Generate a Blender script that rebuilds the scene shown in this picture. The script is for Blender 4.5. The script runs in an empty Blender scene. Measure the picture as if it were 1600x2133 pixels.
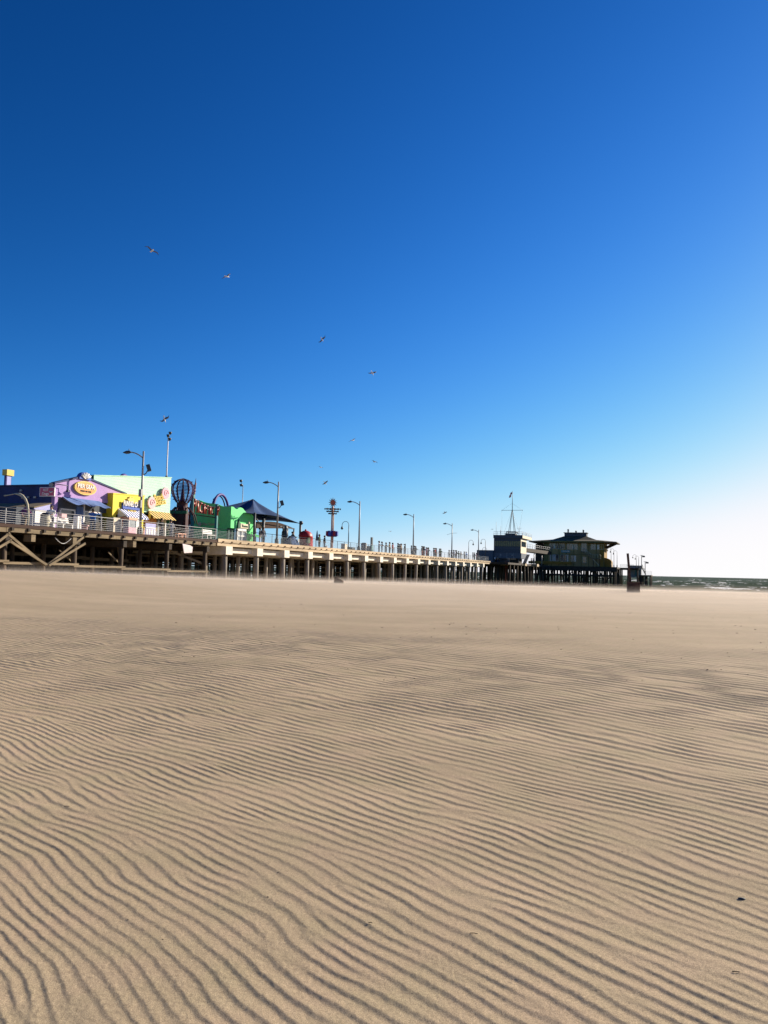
import bpy, bmesh, math, random
import numpy as np
from mathutils import Vector, Matrix, Euler
R = math.radians
S = bpy.context.scene
COL = S.collection
rnd = random.Random(7)

# ------------------------------------------------------------------ camera
EYE = Vector((0.0, 0.0, 1.55))
FPX = 1670.0                      # focal length in photo pixels (1600 x 2133)
PITCH = math.atan(120.5 / FPX)
ROLL = R(1.3)
cam_d = bpy.data.cameras.new('camera')
cam_d.sensor_fit = 'VERTICAL'
cam_d.sensor_height = 36.0
cam_d.lens = 36.0 * FPX / 2133.0
cam_d.clip_start = 0.05
cam_d.clip_end = 60000.0
cam = bpy.data.objects.new('camera', cam_d)
COL.objects.link(cam)
CM = Matrix.Rotation(R(90) + PITCH, 3, 'X') @ Matrix.Rotation(ROLL, 3, 'Z')
cam.matrix_world = Matrix.Translation(EYE) @ CM.to_4x4()
S.camera = cam

# ------------------------------------------------------------------ light
SUN_EL = R(23.0)
SUN_DIR = Vector((1.0, 0.70, 0.0)).normalized()       # towards the sun, in plan
sd = Vector((SUN_DIR.x * math.cos(SUN_EL), SUN_DIR.y * math.cos(SUN_EL), math.sin(SUN_EL)))
sun_d = bpy.data.lights.new('sun', 'SUN')
sun_d.energy = 5.0
sun_d.angle = R(0.53)
sun_d.color = (1.0, 0.89, 0.73)
sun = bpy.data.objects.new('sun', sun_d)
COL.objects.link(sun)
sun.rotation_euler = sd.to_track_quat('Z', 'Y').to_euler()

W = bpy.data.worlds.new('World')
S.world = W
W.use_nodes = True
nt = W.node_tree
nt.nodes.clear()
sky = nt.nodes.new('ShaderNodeTexSky')
sky.sky_type = 'NISHITA'
sky.sun_disc = False
sky.sun_elevation = SUN_EL
sky.sun_rotation = math.atan2(SUN_DIR.x, SUN_DIR.y)
sky.altitude = 0
sky.air_density = 1.0
sky.dust_density = 0.2
sky.ozone_density = 4.0
# the phone's deep, contrasty rendering of a clear sky: a power curve on each channel of the
# physical sky, looked up slightly above the true horizon to leave out its dusty lowest band
EXPO = 0.80
tcw = nt.nodes.new('ShaderNodeTexCoord')
vadd = nt.nodes.new('ShaderNodeVectorMath'); vadd.operation = 'ADD'
vadd.inputs[1].default_value = (0, 0, 0.10)
nt.links.new(tcw.outputs['Generated'], vadd.inputs[0])
vn = nt.nodes.new('ShaderNodeVectorMath'); vn.operation = 'NORMALIZE'
nt.links.new(vadd.outputs[0], vn.inputs[0])
nt.links.new(vn.outputs[0], sky.inputs[0])
sep = nt.nodes.new('ShaderNodeSeparateColor'); com = nt.nodes.new('ShaderNodeCombineColor')
nt.links.new(sky.outputs[0], sep.inputs[0])
bg = nt.nodes.new('ShaderNodeBackground')
bg.inputs['Strength'].default_value = 0.1
GAM = ((0.50, 0.387, 3.45), (1.20, 0.70, 2.10), (1.10, 0.716, 1.95))
for k, (out, ref, g) in enumerate(GAM):
    m1 = nt.nodes.new('ShaderNodeMath'); m1.operation = 'MULTIPLY'; m1.inputs[1].default_value = (0.138, 0.128, 0.129)[k] / ref
    m2 = nt.nodes.new('ShaderNodeMath'); m2.operation = 'POWER'; m2.inputs[1].default_value = g
    m3 = nt.nodes.new('ShaderNodeMath'); m3.operation = 'MULTIPLY'; m3.inputs[1].default_value = out
    # soft shoulder towards white: y / (1 + y^4)^(1/4)
    m4 = nt.nodes.new('ShaderNodeMath'); m4.operation = 'DIVIDE'
    a1 = nt.nodes.new('ShaderNodeMath'); a1.operation = 'POWER'; a1.inputs[1].default_value = 4.0
    a2 = nt.nodes.new('ShaderNodeMath'); a2.operation = 'ADD'; a2.inputs[1].default_value = 1.0
    a3 = nt.nodes.new('ShaderNodeMath'); a3.operation = 'POWER'; a3.inputs[1].default_value = 0.25
    for p_, q_ in ((m3, a1), (a1, a2), (a2, a3)): nt.links.new(p_.outputs[0], q_.inputs[0])
    nt.links.new(a3.outputs[0], m4.inputs[1])
    m5 = nt.nodes.new('ShaderNodeMath'); m5.operation = 'MULTIPLY'; m5.inputs[1].default_value = 1.0 / (0.1 * 2 ** EXPO)
    nt.links.new(sep.outputs[k], m1.inputs[0])
    for p_, q_ in ((m1, m2), (m2, m3), (m3, m4), (m4, m5)): nt.links.new(p_.outputs[0], q_.inputs[0])
    nt.links.new(m5.outputs[0], com.inputs[k])
wo = nt.nodes.new('ShaderNodeOutputWorld')
nt.links.new(com.outputs[0], bg.inputs['Color'])
nt.links.new(bg.outputs[0], wo.inputs['Surface'])

S.view_settings.view_transform = 'Standard'
S.view_settings.look = 'None'
S.view_settings.gamma = 1.0
S.view_settings.exposure = EXPO
S.render.engine = 'CYCLES'
S.cycles.max_bounces = 6
S.cycles.diffuse_bounces = 3
S.cycles.use_denoising = True

# ------------------------------------------------------------------ frames
# pier frame: u runs along the pier out to sea, v inland from the railing, z up
P0 = Vector((-20.9, 68.7))
PD = Vector((0.340, 0.9404)).normalized()
VD = Vector((-PD.y, PD.x))
TH = math.atan2(PD.y, PD.x)
DECK = 4.10
STEP = 0.17         # the concrete pier's deck lies this much higher than the old timber deck
SEA = -2.6

def Wp(u, v, z=0.0):
    p = P0 + PD * u + VD * v
    return Vector((p.x, p.y, z))

def ray(px, py):
    d = CM @ Vector(((px - 800.0) / FPX, (1066.5 - py) / FPX, -1.0))
    return d

def on_v(px, py, v):              # where a line of sight meets the vertical plane v = const
    d = ray(px, py)
    n = Vector((VD.x, VD.y, 0))
    o = Vector((P0.x, P0.y, 0)) + n * v
    t = (o - EYE).dot(n) / d.dot(n)
    p = EYE + d * t
    return (Vector((p.x, p.y)) - P0).dot(PD), p.z

def on_u(px, py, u):
    d = ray(px, py)
    n = Vector((PD.x, PD.y, 0))
    o = Vector((P0.x, P0.y, 0)) + n * u
    t = (o - EYE).dot(n) / d.dot(n)
    p = EYE + d * t
    return (Vector((p.x, p.y)) - P0).dot(VD), p.z

def proj(p):
    q = CM.transposed() @ (p - EYE)
    return 800 + FPX * q.x / -q.z, 1066.5 - FPX * q.y / -q.z

def u_at(px, v, z=DECK + 0.5):
    py = 1150.0
    for _ in range(6):
        u, _z = on_v(px, py, v)
        py = proj(Wp(u, v, z))[1]
    return u

# ------------------------------------------------------------------ materials
MATS = {}

def mat(name, col, rough=0.7, metal=0.0, var=0.18, scale=3.0, bump=0.0, bscale=40.0, stripes=None, col2=None,
        spec=0.4, streak=False):
    """procedural material: base colour broken up by noise, optional grooves (axis, period, depth)"""
    m = bpy.data.materials.new(name)
    m.use_nodes = True
    t = m.node_tree
    b = t.nodes['Principled BSDF']
    b.inputs['Roughness'].default_value = rough
    b.inputs['Metallic'].default_value = metal
    b.inputs['Specular IOR Level'].default_value = spec
    tc = t.nodes.new('ShaderNodeTexCoord')
    src = tc.outputs['Object']
    if streak:
        mp = t.nodes.new('ShaderNodeMapping')
        mp.inputs['Scale'].default_value = (1, 1, 0.15) if streak == 'z' else (0.12, 1, 1)
        t.links.new(src, mp.inputs[0])
        nsrc = mp.outputs[0]
    else:
        nsrc = src
    n = t.nodes.new('ShaderNodeTexNoise')
    n.inputs['Scale'].default_value = scale
    n.inputs['Detail'].default_value = 6
    n.inputs['Roughness'].default_value = 0.65
    t.links.new(nsrc, n.inputs['Vector'])
    rp = t.nodes.new('ShaderNodeMapRange')
    rp.inputs[1].default_value = 0.3
    rp.inputs[2].default_value = 0.7
    t.links.new(n.outputs['Fac'], rp.inputs[0])
    mx = t.nodes.new('ShaderNodeMix')
    mx.data_type = 'RGBA'
    c2 = col2 or tuple(c * (1 - 2.2 * var) if c * (1 - 2.2 * var) > 0 else 0 for c in col)
    c1 = tuple(min(1, c * (1 + var * 0.6)) for c in col)
    mx.inputs[6].default_value = (*c2, 1)
    mx.inputs[7].default_value = (*c1, 1)
    t.links.new(rp.outputs[0], mx.inputs[0])
    t.links.new(mx.outputs[2], b.inputs['Base Color'])
    h = None
    if bump:
        n2 = t.nodes.new('ShaderNodeTexNoise')
        n2.inputs['Scale'].default_value = bscale
        n2.inputs['Detail'].default_value = 4
        t.links.new(src, n2.inputs['Vector'])
        bp = t.nodes.new('ShaderNodeBump')
        bp.inputs['Strength'].default_value = bump
        bp.inputs['Distance'].default_value = 0.02
        t.links.new(n2.outputs['Fac'], bp.inputs['Height'])
        t.links.new(bp.outputs[0], b.inputs['Normal'])
        h = bp
    if stripes:
        ax, per, dep = stripes
        wv = t.nodes.new('ShaderNodeTexWave')
        wv.wave_type = 'BANDS'
        wv.bands_direction = ax
        wv.wave_profile = 'SAW'
        wv.inputs['Scale'].default_value = 0.314159 / per
        wv.inputs['Distortion'].default_value = 0
        t.links.new(src, wv.inputs['Vector'])
        bp = t.nodes.new('ShaderNodeBump')
        bp.inputs['Strength'].default_value = 0.8
        bp.inputs['Distance'].default_value = dep
        t.links.new(wv.outputs['Fac'], bp.inputs['Height'])
        if h:
            t.links.new(h.outputs[0], bp.inputs['Normal'])
        t.links.new(bp.outputs[0], b.inputs['Normal'])
        # darker in the grooves
        g = t.nodes.new('ShaderNodeMapRange')
        g.inputs[1].default_value = 0.0
        g.inputs[2].default_value = 0.12
        g.inputs[3].default_value = 0.62
        g.inputs[4].default_value = 1.0
        t.links.new(wv.outputs['Fac'], g.inputs[0])
        mu = t.nodes.new('ShaderNodeMix')
        mu.data_type = 'RGBA'
        mu.blend_type = 'MULTIPLY'
        mu.inputs[0].default_value = 1.0
        t.links.new(mx.outputs[2], mu.inputs[6])
        t.links.new(g.outputs[0], mu.inputs[7])
        t.links.new(mu.outputs[2], b.inputs['Base Color'])
    MATS[name] = m
    return m

def band_mat(name, ca, cb, axis, period):
    """two-colour striped cloth, printed along one axis"""
    m = mat(name, ca, 0.85)
    t = m.node_tree
    b = t.nodes['Principled BSDF']
    tc = t.nodes.new('ShaderNodeTexCoord')
    sp = t.nodes.new('ShaderNodeSeparateXYZ')
    t.links.new(tc.outputs['Object'], sp.inputs[0])
    d = t.nodes.new('ShaderNodeMath'); d.operation = 'DIVIDE'; d.inputs[1].default_value = period
    t.links.new(sp.outputs[axis], d.inputs[0])
    f = t.nodes.new('ShaderNodeMath'); f.operation = 'FRACT'
    t.links.new(d.outputs[0], f.inputs[0])
    g = t.nodes.new('ShaderNodeMath'); g.operation = 'GREATER_THAN'; g.inputs[1].default_value = 0.5
    t.links.new(f.outputs[0], g.inputs[0])
    mx = t.nodes.new('ShaderNodeMix'); mx.data_type = 'RGBA'
    mx.inputs[6].default_value = (*ca, 1); mx.inputs[7].default_value = (*cb, 1)
    t.links.new(g.outputs[0], mx.inputs[0])
    t.links.new(mx.outputs[2], b.inputs['Base Color'])
    return m

M = MATS
mat('tan_timber', (0.54, 0.41, 0.26), 0.8, var=0.27, scale=1.1, bump=0.3, bscale=12, streak='x')
mat('old_timber', (0.23, 0.175, 0.105), 0.9, var=0.25, scale=2.0, bump=0.5, bscale=14, streak='x')
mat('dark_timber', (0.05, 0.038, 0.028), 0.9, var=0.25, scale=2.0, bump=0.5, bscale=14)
mat('red_timber', (0.055, 0.024, 0.014), 0.85, var=0.25, scale=2.0, streak='x')
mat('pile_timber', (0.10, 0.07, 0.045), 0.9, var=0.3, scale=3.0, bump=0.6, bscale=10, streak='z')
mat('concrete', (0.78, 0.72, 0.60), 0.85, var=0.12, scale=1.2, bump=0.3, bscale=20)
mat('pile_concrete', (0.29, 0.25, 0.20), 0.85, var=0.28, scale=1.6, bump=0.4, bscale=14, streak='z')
mat('deck_wood', (0.24, 0.19, 0.14), 0.9, var=0.2, scale=2.0)
mat('galvanised', (0.30, 0.30, 0.31), 0.5, 0.3, var=0.15, scale=5)
mat('rail_dark', (0.12, 0.15, 0.18), 0.5, 0.3, var=0.15, scale=5)
mat('lamp_grey', (0.30, 0.30, 0.30), 0.5, 0.3, var=0.12, scale=4)
mat('lamp_dark', (0.06, 0.07, 0.08), 0.5, 0.3, var=0.15, scale=4)
mat('lamp_glass', (0.75, 0.72, 0.6), 0.25, var=0.05)
mat('navy', (0.017, 0.03, 0.13), 0.7, var=0.2, scale=1.0, stripes=('Z', 0.18, 0.012))
mat('purple', (0.42, 0.26, 0.54), 0.7, var=0.07, scale=1.0, stripes=('X', 0.2, 0.015))
mat('lavender', (0.45, 0.45, 0.75), 0.7, var=0.08, scale=1.0, stripes=('X', 0.12, 0.012))
mat('mint', (0.50, 0.80, 0.60), 0.75, var=0.05, scale=0.8, stripes=('Z', 0.26, 0.03))
mat('dark_green', (0.01, 0.10, 0.05), 0.7, var=0.2)
mat('yellow', (0.78, 0.62, 0.03), 0.65, var=0.05, scale=1.2, bump=0.1)
mat('green', (0.13, 0.72, 0.22), 0.7, var=0.06, scale=1.0, bump=0.15)
mat('teal', (0.02, 0.20, 0.20), 0.5, var=0.15)
mat('white_paint', (0.80, 0.78, 0.74), 0.6, var=0.06)
mat('cream', (0.72, 0.62, 0.46), 0.7, var=0.1)
mat('pink', (0.75, 0.38, 0.45), 0.6, var=0.06)
mat('pale_pink', (0.72, 0.44, 0.44), 0.6, var=0.06)
mat('rose', (0.62, 0.10, 0.17), 0.6, var=0.06)
mat('red', (0.45, 0.02, 0.03), 0.5, var=0.12)
mat('sign_red', (0.42, 0.06, 0.03), 0.5, var=0.2)
mat('maroon', (0.06, 0.012, 0.018), 0.7, var=0.25, scale=2)
mat('orange', (0.75, 0.30, 0.06), 0.55, var=0.08)
mat('pale_orange', (0.80, 0.40, 0.26), 0.55, var=0.08)
mat('sign_yellow', (0.70, 0.52, 0.10), 0.6, var=0.06)
mat('blue', (0.03, 0.09, 0.42), 0.6, var=0.1)
mat('violet', (0.06, 0.03, 0.22), 0.6, var=0.2, scale=5)
mat('awning_blue', (0.12, 0.20, 0.42), 0.85, var=0.2, scale=2.5, bump=0.6, bscale=3)
mat('canopy_navy', (0.012, 0.05, 0.15), 0.9, var=0.15, scale=1.5, bump=0.3, bscale=3)
mat('canopy_white', (0.70, 0.62, 0.62), 0.9, var=0.08)
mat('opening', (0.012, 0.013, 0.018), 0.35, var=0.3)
mat('glass', (0.03, 0.045, 0.06), 0.08, var=0.2, spec=0.8)
mat('pane_grey', (0.36, 0.40, 0.42), 0.15, var=0.15, spec=0.7)
mat('slate', (0.075, 0.09, 0.11), 0.8, var=0.15, stripes=('Z', 0.3, 0.01))
mat('slate_light', (0.11, 0.13, 0.16), 0.8, var=0.15, stripes=('Y', 0.4, 0.01))
mat('curtain', (0.34, 0.32, 0.16), 0.8, var=0.35, scale=4)
mat('olive', (0.15, 0.14, 0.05), 0.85, var=0.2, scale=0.5)
mat('ochre', (0.26, 0.15, 0.02), 0.8, var=0.12, scale=0.5)
mat('wall_grey', (0.34, 0.255, 0.115), 0.85, var=0.15, scale=0.6, stripes=('Z', 0.25, 0.012))
mat('roof', (0.10, 0.088, 0.055), 0.85, var=0.2, scale=0.6)
mat('sign_teal', (0.10, 0.26, 0.27), 0.6, var=0.15)
mat('rust', (0.15, 0.07, 0.045), 0.85, var=0.4, scale=4, bump=0.6, bscale=20)
mat('skin', (0.48, 0.29, 0.20), 0.6, var=0.06)
mat('hair', (0.035, 0.022, 0.015), 0.7, var=0.2)
mat('gull_white', (0.78, 0.77, 0.74), 0.8, var=0.06, scale=8)
mat('gull_grey', (0.16, 0.16, 0.18), 0.8, var=0.2, scale=8)
mat('gull_tip', (0.03, 0.03, 0.035), 0.8, var=0.2, scale=8)
mat('beak', (0.65, 0.35, 0.05), 0.6)
mat('plant', (0.05, 0.10, 0.03), 0.8, var=0.3, scale=8)
mat('beige', (0.50, 0.46, 0.33), 0.7, var=0.12)
mat('flag_red', (0.5, 0.03, 0.06), 0.8)
mat('flag_white', (0.75, 0.72, 0.75), 0.8)
band_mat('stripe_blue', (0.03, 0.06, 0.24), (0.80, 0.80, 0.80), 0, 0.40)
band_mat('stripe_yellow', (0.09, 0.035, 0.012), (0.80, 0.58, 0.20), 0, 0.52)
CL = {}
for _n, _c in dict(black=(0.012, 0.012, 0.014), navy=(0.015, 0.025, 0.07), grey=(0.12, 0.12, 0.13), white=(0.75, 0.74, 0.72),
                   red=(0.35, 0.03, 0.03), blue=(0.05, 0.16, 0.45), purple=(0.2, 0.06, 0.18), tan=(0.35, 0.25, 0.15),
                   pink=(0.6, 0.3, 0.32), denim=(0.04, 0.07, 0.14), green=(0.05, 0.11, 0.05), pale=(0.5, 0.5, 0.55)).items():
    CL[_n] = mat('cloth_' + _n, _c, 0.9, var=0.15, scale=6)

# ------------------------------------------------------------------ mesh helpers
class MB:
    def __init__(s):
        s.v = []; s.f = []; s.mi = []; s.sm = []
    def add(s, vs, fs, mi=0, smooth=False):
        o = len(s.v)
        s.v += [tuple(p) for p in vs]
        for f in fs:
            s.f.append(tuple(o + i for i in f)); s.mi.append(mi); s.sm.append(smooth)
        return s
    def box(s, x0, x1, y0, y1, z0, z1, mi=0):
        if x0 > x1: x0, x1 = x1, x0
        if y0 > y1: y0, y1 = y1, y0
        if z0 > z1: z0, z1 = z1, z0
        vs = [(x0, y0, z0), (x1, y0, z0), (x1, y1, z0), (x0, y1, z0), (x0, y0, z1), (x1, y0, z1), (x1, y1, z1), (x0, y1, z1)]
        return s.add(vs, [(0, 3, 2, 1), (4, 5, 6, 7), (0, 1, 5, 4), (1, 2, 6, 5), (2, 3, 7, 6), (3, 0, 4, 7)], mi)
    def tube(s, pts, r, n=8, mi=0, caps=True, smooth=True):
        pts = [Vector(p) for p in pts]
        rr = list(r) if isinstance(r, (list, tuple)) else [r] * len(pts)
        vs = []; N = len(pts)
        ref = None
        for i, p in enumerate(pts):
            d = (pts[min(i + 1, N - 1)] - pts[max(i - 1, 0)]).normalized()
            if ref is None:
                a = Vector((0, 0, 1)) if abs(d.z) < 0.9 else Vector((1, 0, 0))
            else:
                a = ref
            x = (a - d * a.dot(d))
            if x.length < 1e-6:
                x = d.orthogonal()
            x.normalize(); ref = x
            y = d.cross(x)
            for k in range(n):
                t = 2 * math.pi * k / n
                vs.append(p + (x * math.cos(t) + y * math.sin(t)) * rr[i])
        fs = []
        for i in range(N - 1):
            for k in range(n):
                a, b = i * n + k, i * n + (k + 1) % n
                fs.append((a, b, b + n, a + n))
        s.add(vs, fs, mi, smooth)
        if caps:
            o = len(s.v) - len(vs)
            s.f.append(tuple(o + k for k in range(n))[::-1]); s.mi.append(mi); s.sm.append(False)
            s.f.append(tuple(o + (N - 1) * n + k for k in range(n))); s.mi.append(mi); s.sm.append(False)
        return s
    def bar(s, a, b, w, h, mi=0):
        """rectangular beam from a to b, w wide (horizontally) and h deep"""
        a, b = Vector(a), Vector(b)
        d = (b - a).normalized()
        up = Vector((0, 0, 1)) if abs(d.z) < 0.95 else Vector((0, 1, 0))
        x = d.cross(up).normalized() * (w / 2)
        y = x.cross(d).normalized() * (h / 2)
        vs = [a - x - y, a + x - y, a + x + y, a - x + y, b - x - y, b + x - y, b + x + y, b - x + y]
        return s.add(vs, [(0, 3, 2, 1), (4, 5, 6, 7), (0, 1, 5, 4), (1, 2, 6, 5), (2, 3, 7, 6), (3, 0, 4, 7)], mi)
    def prism(s, poly, axis, a, b, mi=0):
        """polygon (2-D) extruded along axis from a to b; axis 'y': poly is (x,z), 'x': (y,z), 'z': (x,y)"""
        def P(p, t):
            return {'y': (p[0], t, p[1]), 'x': (t, p[0], p[1]), 'z': (p[0], p[1], t)}[axis]
        n = len(poly)
        vs = [P(p, a) for p in poly] + [P(p, b) for p in poly]
        fs = [tuple(range(n)), tuple(range(n, 2 * n))[::-1]]
        for i in range(n):
            j = (i + 1) % n
            fs.append((i, i + n, j + n, j))
        return s.add(vs, fs, mi)
    def lathe(s, prof, n=16, c=(0, 0, 0), mi=0, sx=1, sy=1):
        vs = []
        for r, z in prof:
            for k in range(n):
                t = 2 * math.pi * k / n
                vs.append((c[0] + r * sx * math.cos(t), c[1] + r * sy * math.sin(t), c[2] + z))
        fs = []
        for i in range(len(prof) - 1):
            for k in range(n):
                a, b = i * n + k, i * n + (k + 1) % n
                fs.append((a, b, b + n, a + n))
        return s.add(vs, fs, mi, True)
    def ball(s, c, r, n=10, mi=0, sz=1):
        return s.lathe([(max(1e-4, r * math.sin(math.pi * i / n)), -r * sz * math.cos(math.pi * i / n)) for i in range(n + 1)], n + 2, c, mi)
    def grid(s, fn, nu, nv, mi=0, smooth=True):
        vs = [fn(i / nu, j / nv) for j in range(nv + 1) for i in range(nu + 1)]
        fs = [(j * (nu + 1) + i, j * (nu + 1) + i + 1, (j + 1) * (nu + 1) + i + 1, (j + 1) * (nu + 1) + i) for j in range(nv) for i in range(nu)]
        return s.add(vs, fs, mi, smooth)
    def mesh(s, name, mats):
        me = bpy.data.meshes.new(name)
        me.from_pydata(s.v, [], s.f)
        for m in (mats if isinstance(mats, (list, tuple)) else [mats]):
            me.materials.append(M[m] if isinstance(m, str) else m)
        me.polygons.foreach_set('material_index', s.mi)
        me.polygons.foreach_set('use_smooth', s.sm)
        me.update()
        bm = bmesh.new(); bm.from_mesh(me)
        bmesh.ops.recalc_face_normals(bm, faces=bm.faces)
        bm.to_mesh(me); bm.free()
        return me
    def build(s, name, mats, parent=None, label=None):
        o = bpy.data.objects.new(name, s.mesh(name, mats))
        COL.objects.link(o)
        if parent: o.parent = parent
        if label: o['label'] = label
        return o

def box(name, m, parent, *a):
    return MB().box(*a).build(name, m, parent)

def tag(o, label=None, cat=None, group=None, kind=None):
    if label: o['label'] = label
    if cat: o['category'] = cat
    if group: o['group'] = group
    if kind: o['kind'] = kind
    return o

LIFT = {'street_lamp', 'crook_lamp', 'bench', 'deck_box', 'litter_bin', 'information_panel', 'closed_parasol', 'cover_pile', 'lantern_statue', 'red_kiosk', 'tote_bag'}
def thing(name, label, cat, u, v, z=DECK, group=None, rot=0.0):
    o = bpy.data.objects.new(name, None)
    o.empty_display_size = 0.3
    COL.objects.link(o)
    if z == DECK and 12.4 < u < 140 and name in LIFT: z += STEP
    o.location = Wp(u, v, z)
    o.rotation_euler = (0, 0, TH + rot)
    return tag(o, label, cat, group)

def kids(o):
    return [c for c in bpy.data.objects if c.parent == o]

def dup(o, label=None, parent=None):
    c = o.copy(); COL.objects.link(c)
    if parent: c.parent = parent
    for k in kids(o): dup(k, None, c)
    if label: c['label'] = label
    return c

def text_mesh(s, size, depth, width=None):
    cu = bpy.data.curves.new('txt', 'FONT')
    cu.body = s; cu.size = size; cu.extrude = depth; cu.align_x = 'CENTER'; cu.align_y = 'CENTER'
    cu.offset = size * 0.012
    ob = bpy.data.objects.new('txt', cu); COL.objects.link(ob)
    bpy.context.view_layer.update()
    me = bpy.data.meshes.new_from_object(ob.evaluated_get(bpy.context.evaluated_depsgraph_get()))
    bpy.data.objects.remove(ob); bpy.data.curves.remove(cu)
    if width:
        xs = [v.co.x for v in me.vertices]
        k = width / (max(xs) - min(xs))
        for v in me.vertices: v.co.x *= k
    return me

def lettering(name, s, m, parent, x, y, z, size, width=None, face='y', depth=0.02, tilt=0.0):
    me = text_mesh(s, size, depth, width)
    rot = Euler((R(90), 0, 0 if face == 'y' else R(-90))).to_matrix().to_4x4()
    me.transform(Matrix.Translation((x, y, z)) @ rot @ Matrix.Rotation(tilt, 4, 'Z'))
    me.materials.clear(); me.materials.append(M[m])
    o = bpy.data.objects.new(name, me); COL.objects.link(o); o.parent = parent
    return o

# ------------------------------------------------------------------ noise
_p = np.random.RandomState(3).permutation(512)
_g = np.random.RandomState(4).rand(512) * 2 * np.pi

def perlin(x, y, seed=0):
    xi = np.floor(x).astype(np.int64); yi = np.floor(y).astype(np.int64)
    xf = x - xi; yf = y - yi
    def gr(a, b, dx, dy):
        h = _g[_p[(_p[(a + seed * 37) & 511] + b) & 511]]
        return np.cos(h) * dx + np.sin(h) * dy
    sx = xf * xf * xf * (xf * (xf * 6 - 15) + 10); sy = yf * yf * yf * (yf * (yf * 6 - 15) + 10)
    a = gr(xi, yi, xf, yf); b = gr(xi + 1, yi, xf - 1, yf)
    c = gr(xi, yi + 1, xf, yf - 1); d = gr(xi + 1, yi + 1, xf - 1, yf - 1)
    return (a + (b - a) * sx) * (1 - sy) + (c + (d - c) * sx) * sy

def sstep(x, a, b):
    t = np.clip((x - a) / (b - a), 0, 1)
    return t * t * (3 - 2 * t)

# ------------------------------------------------------------------ sand
def sand_base(X, Y):
    rx = X - P0.x; ry = Y - P0.y
    u = rx * PD.x + ry * PD.y
    w = -(rx * VD.x + ry * VD.y)           # metres out from the railing towards the camera side
    pier = np.clip(0.90 - 0.022 * (u + 15), 0, 0.95) * (1 - sstep(w, 1.0, 26.0))
    fall = -sstep(u, 32, 135) * 5.0
    und = 0.05 * perlin(X / 14, Y / 14, 1) + 0.02 * perlin(X / 4, Y / 4, 2)
    return pier + fall + und

def ripples(X, Y):
    r = np.hypot(X, Y)
    ang = R(42)
    kx, ky = math.cos(ang), math.sin(ang)
    def big(a, b): return 0.40 * perlin(a / 3.2, b / 3.2, 5) + 0.16 * perlin(a / 0.95, b / 0.95, 6)
    wx = 0.40 * perlin(X / 3.2, Y / 3.2, 5) + 0.16 * perlin(X / 0.95, Y / 0.95, 6) + 0.048 * perlin(X / 0.30, Y / 0.30, 7) + 0.014 * perlin(X / 0.085, Y / 0.085, 13) + 0.006 * perlin(X / 0.03, Y / 0.03, 14)
    s = kx * X + ky * Y + wx * (0.35 + 0.025 * np.clip(r, 0, 14)) + 1.5 - 0.02 * X * (np.clip(Y, 0, 14) - 4) + 0.02 * np.clip(X, 0, 8) ** 2
    c = -ky * X + kx * Y
    lam0, lamk = 0.022, 0.0155
    s1 = np.maximum(s, 0.5)
    ph = 2 * np.pi / lamk * np.log(1 + lamk / lam0 * s1) + 2 * np.pi / (lam0 + lamk * 0.5) * (s - s1)
    # forks: pairs of phase dislocations, as in real wind ripples
    rs = np.random.RandomState(11)
    sc = kx * X + ky * Y
    soft = np.ones_like(X)
    for _ in range(240):
        d = 2.0 + 15 * rs.rand() ** 1.3
        a = R(-32 + 64 * rs.rand())
        x0, y0 = d * math.sin(a), d * math.cos(a)
        L = (0.15 + 0.55 * rs.rand()) * (0.6 + d * 0.12)
        sg = 1 if rs.rand() > 0.5 else -1
        jt = 0.0
        a1 = kx * x0 + ky * y0; b1 = -ky * x0 + kx * y0
        m = (np.abs(sc - a1) < 3.0) & (np.abs(c - b1) < 6.0)
        if not m.any(): continue
        e = 2.2
        ds = (sc[m] - a1) * e; dc = c[m] - b1
        add = np.arctan2(ds, dc) - np.arctan2(ds - jt * e, dc - L)
        win = sstep(3.0 - np.abs(sc[m] - a1), 0, 1.2) * sstep(6.0 - np.abs(c[m] - b1), 0, 2)
        ph[m] += sg * add * win
        lw = 0.022 + 0.0155 * max(a1 + 1.5, 0.5)
        for q in (0.0, L):
            rho2 = ((sc[m] - a1) ** 2 + ((c[m] - b1 - q) * 0.45) ** 2) / (0.55 * lw) ** 2
            soft[m] *= 1 - 0.92 * np.exp(-rho2)
    t = (ph / (2 * np.pi)) % 1.0
    # long stoss towards the sun, short lee away from it
    k = 0.70
    up = np.where(t < 1 - k, t / (1 - k), (1 - t) / k)
    h = 0.5 - 0.5 * np.cos(np.pi * up)
    h = 0.55 * h + 0.45 * up ** 1.4
    e_ = 0.05
    wk = 0.35 + 0.025 * np.clip(r, 0, 14)
    st = 1 + (big(X + e_ * kx, Y + e_ * ky) - big(X, Y)) / e_ * wk
    lam = (lam0 + lamk * s1) / np.clip(st, 0.75, 1.9)
    patch = 0.86 + 0.4 * perlin(X / 1.7, Y / 1.7, 8) + 0.5 * perlin(X / 0.6, Y / 0.6, 12)
    far = 1 - sstep(r + 6.0 * perlin(X / 6.0, Y / 2.4, 9) + X * 0.48, 12.5, 28.0)
    amp = lam * (0.069 + 0.015 * sstep(r, 4.5, 11)) * np.clip(patch, 0.62, 1.02) * far * soft
    return (h - 0.5) * amp + 0.0011 * perlin(X / 0.022, Y / 0.022, 15) + 0.0007 * perlin(X / 0.009, Y / 0.009, 16)

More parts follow.
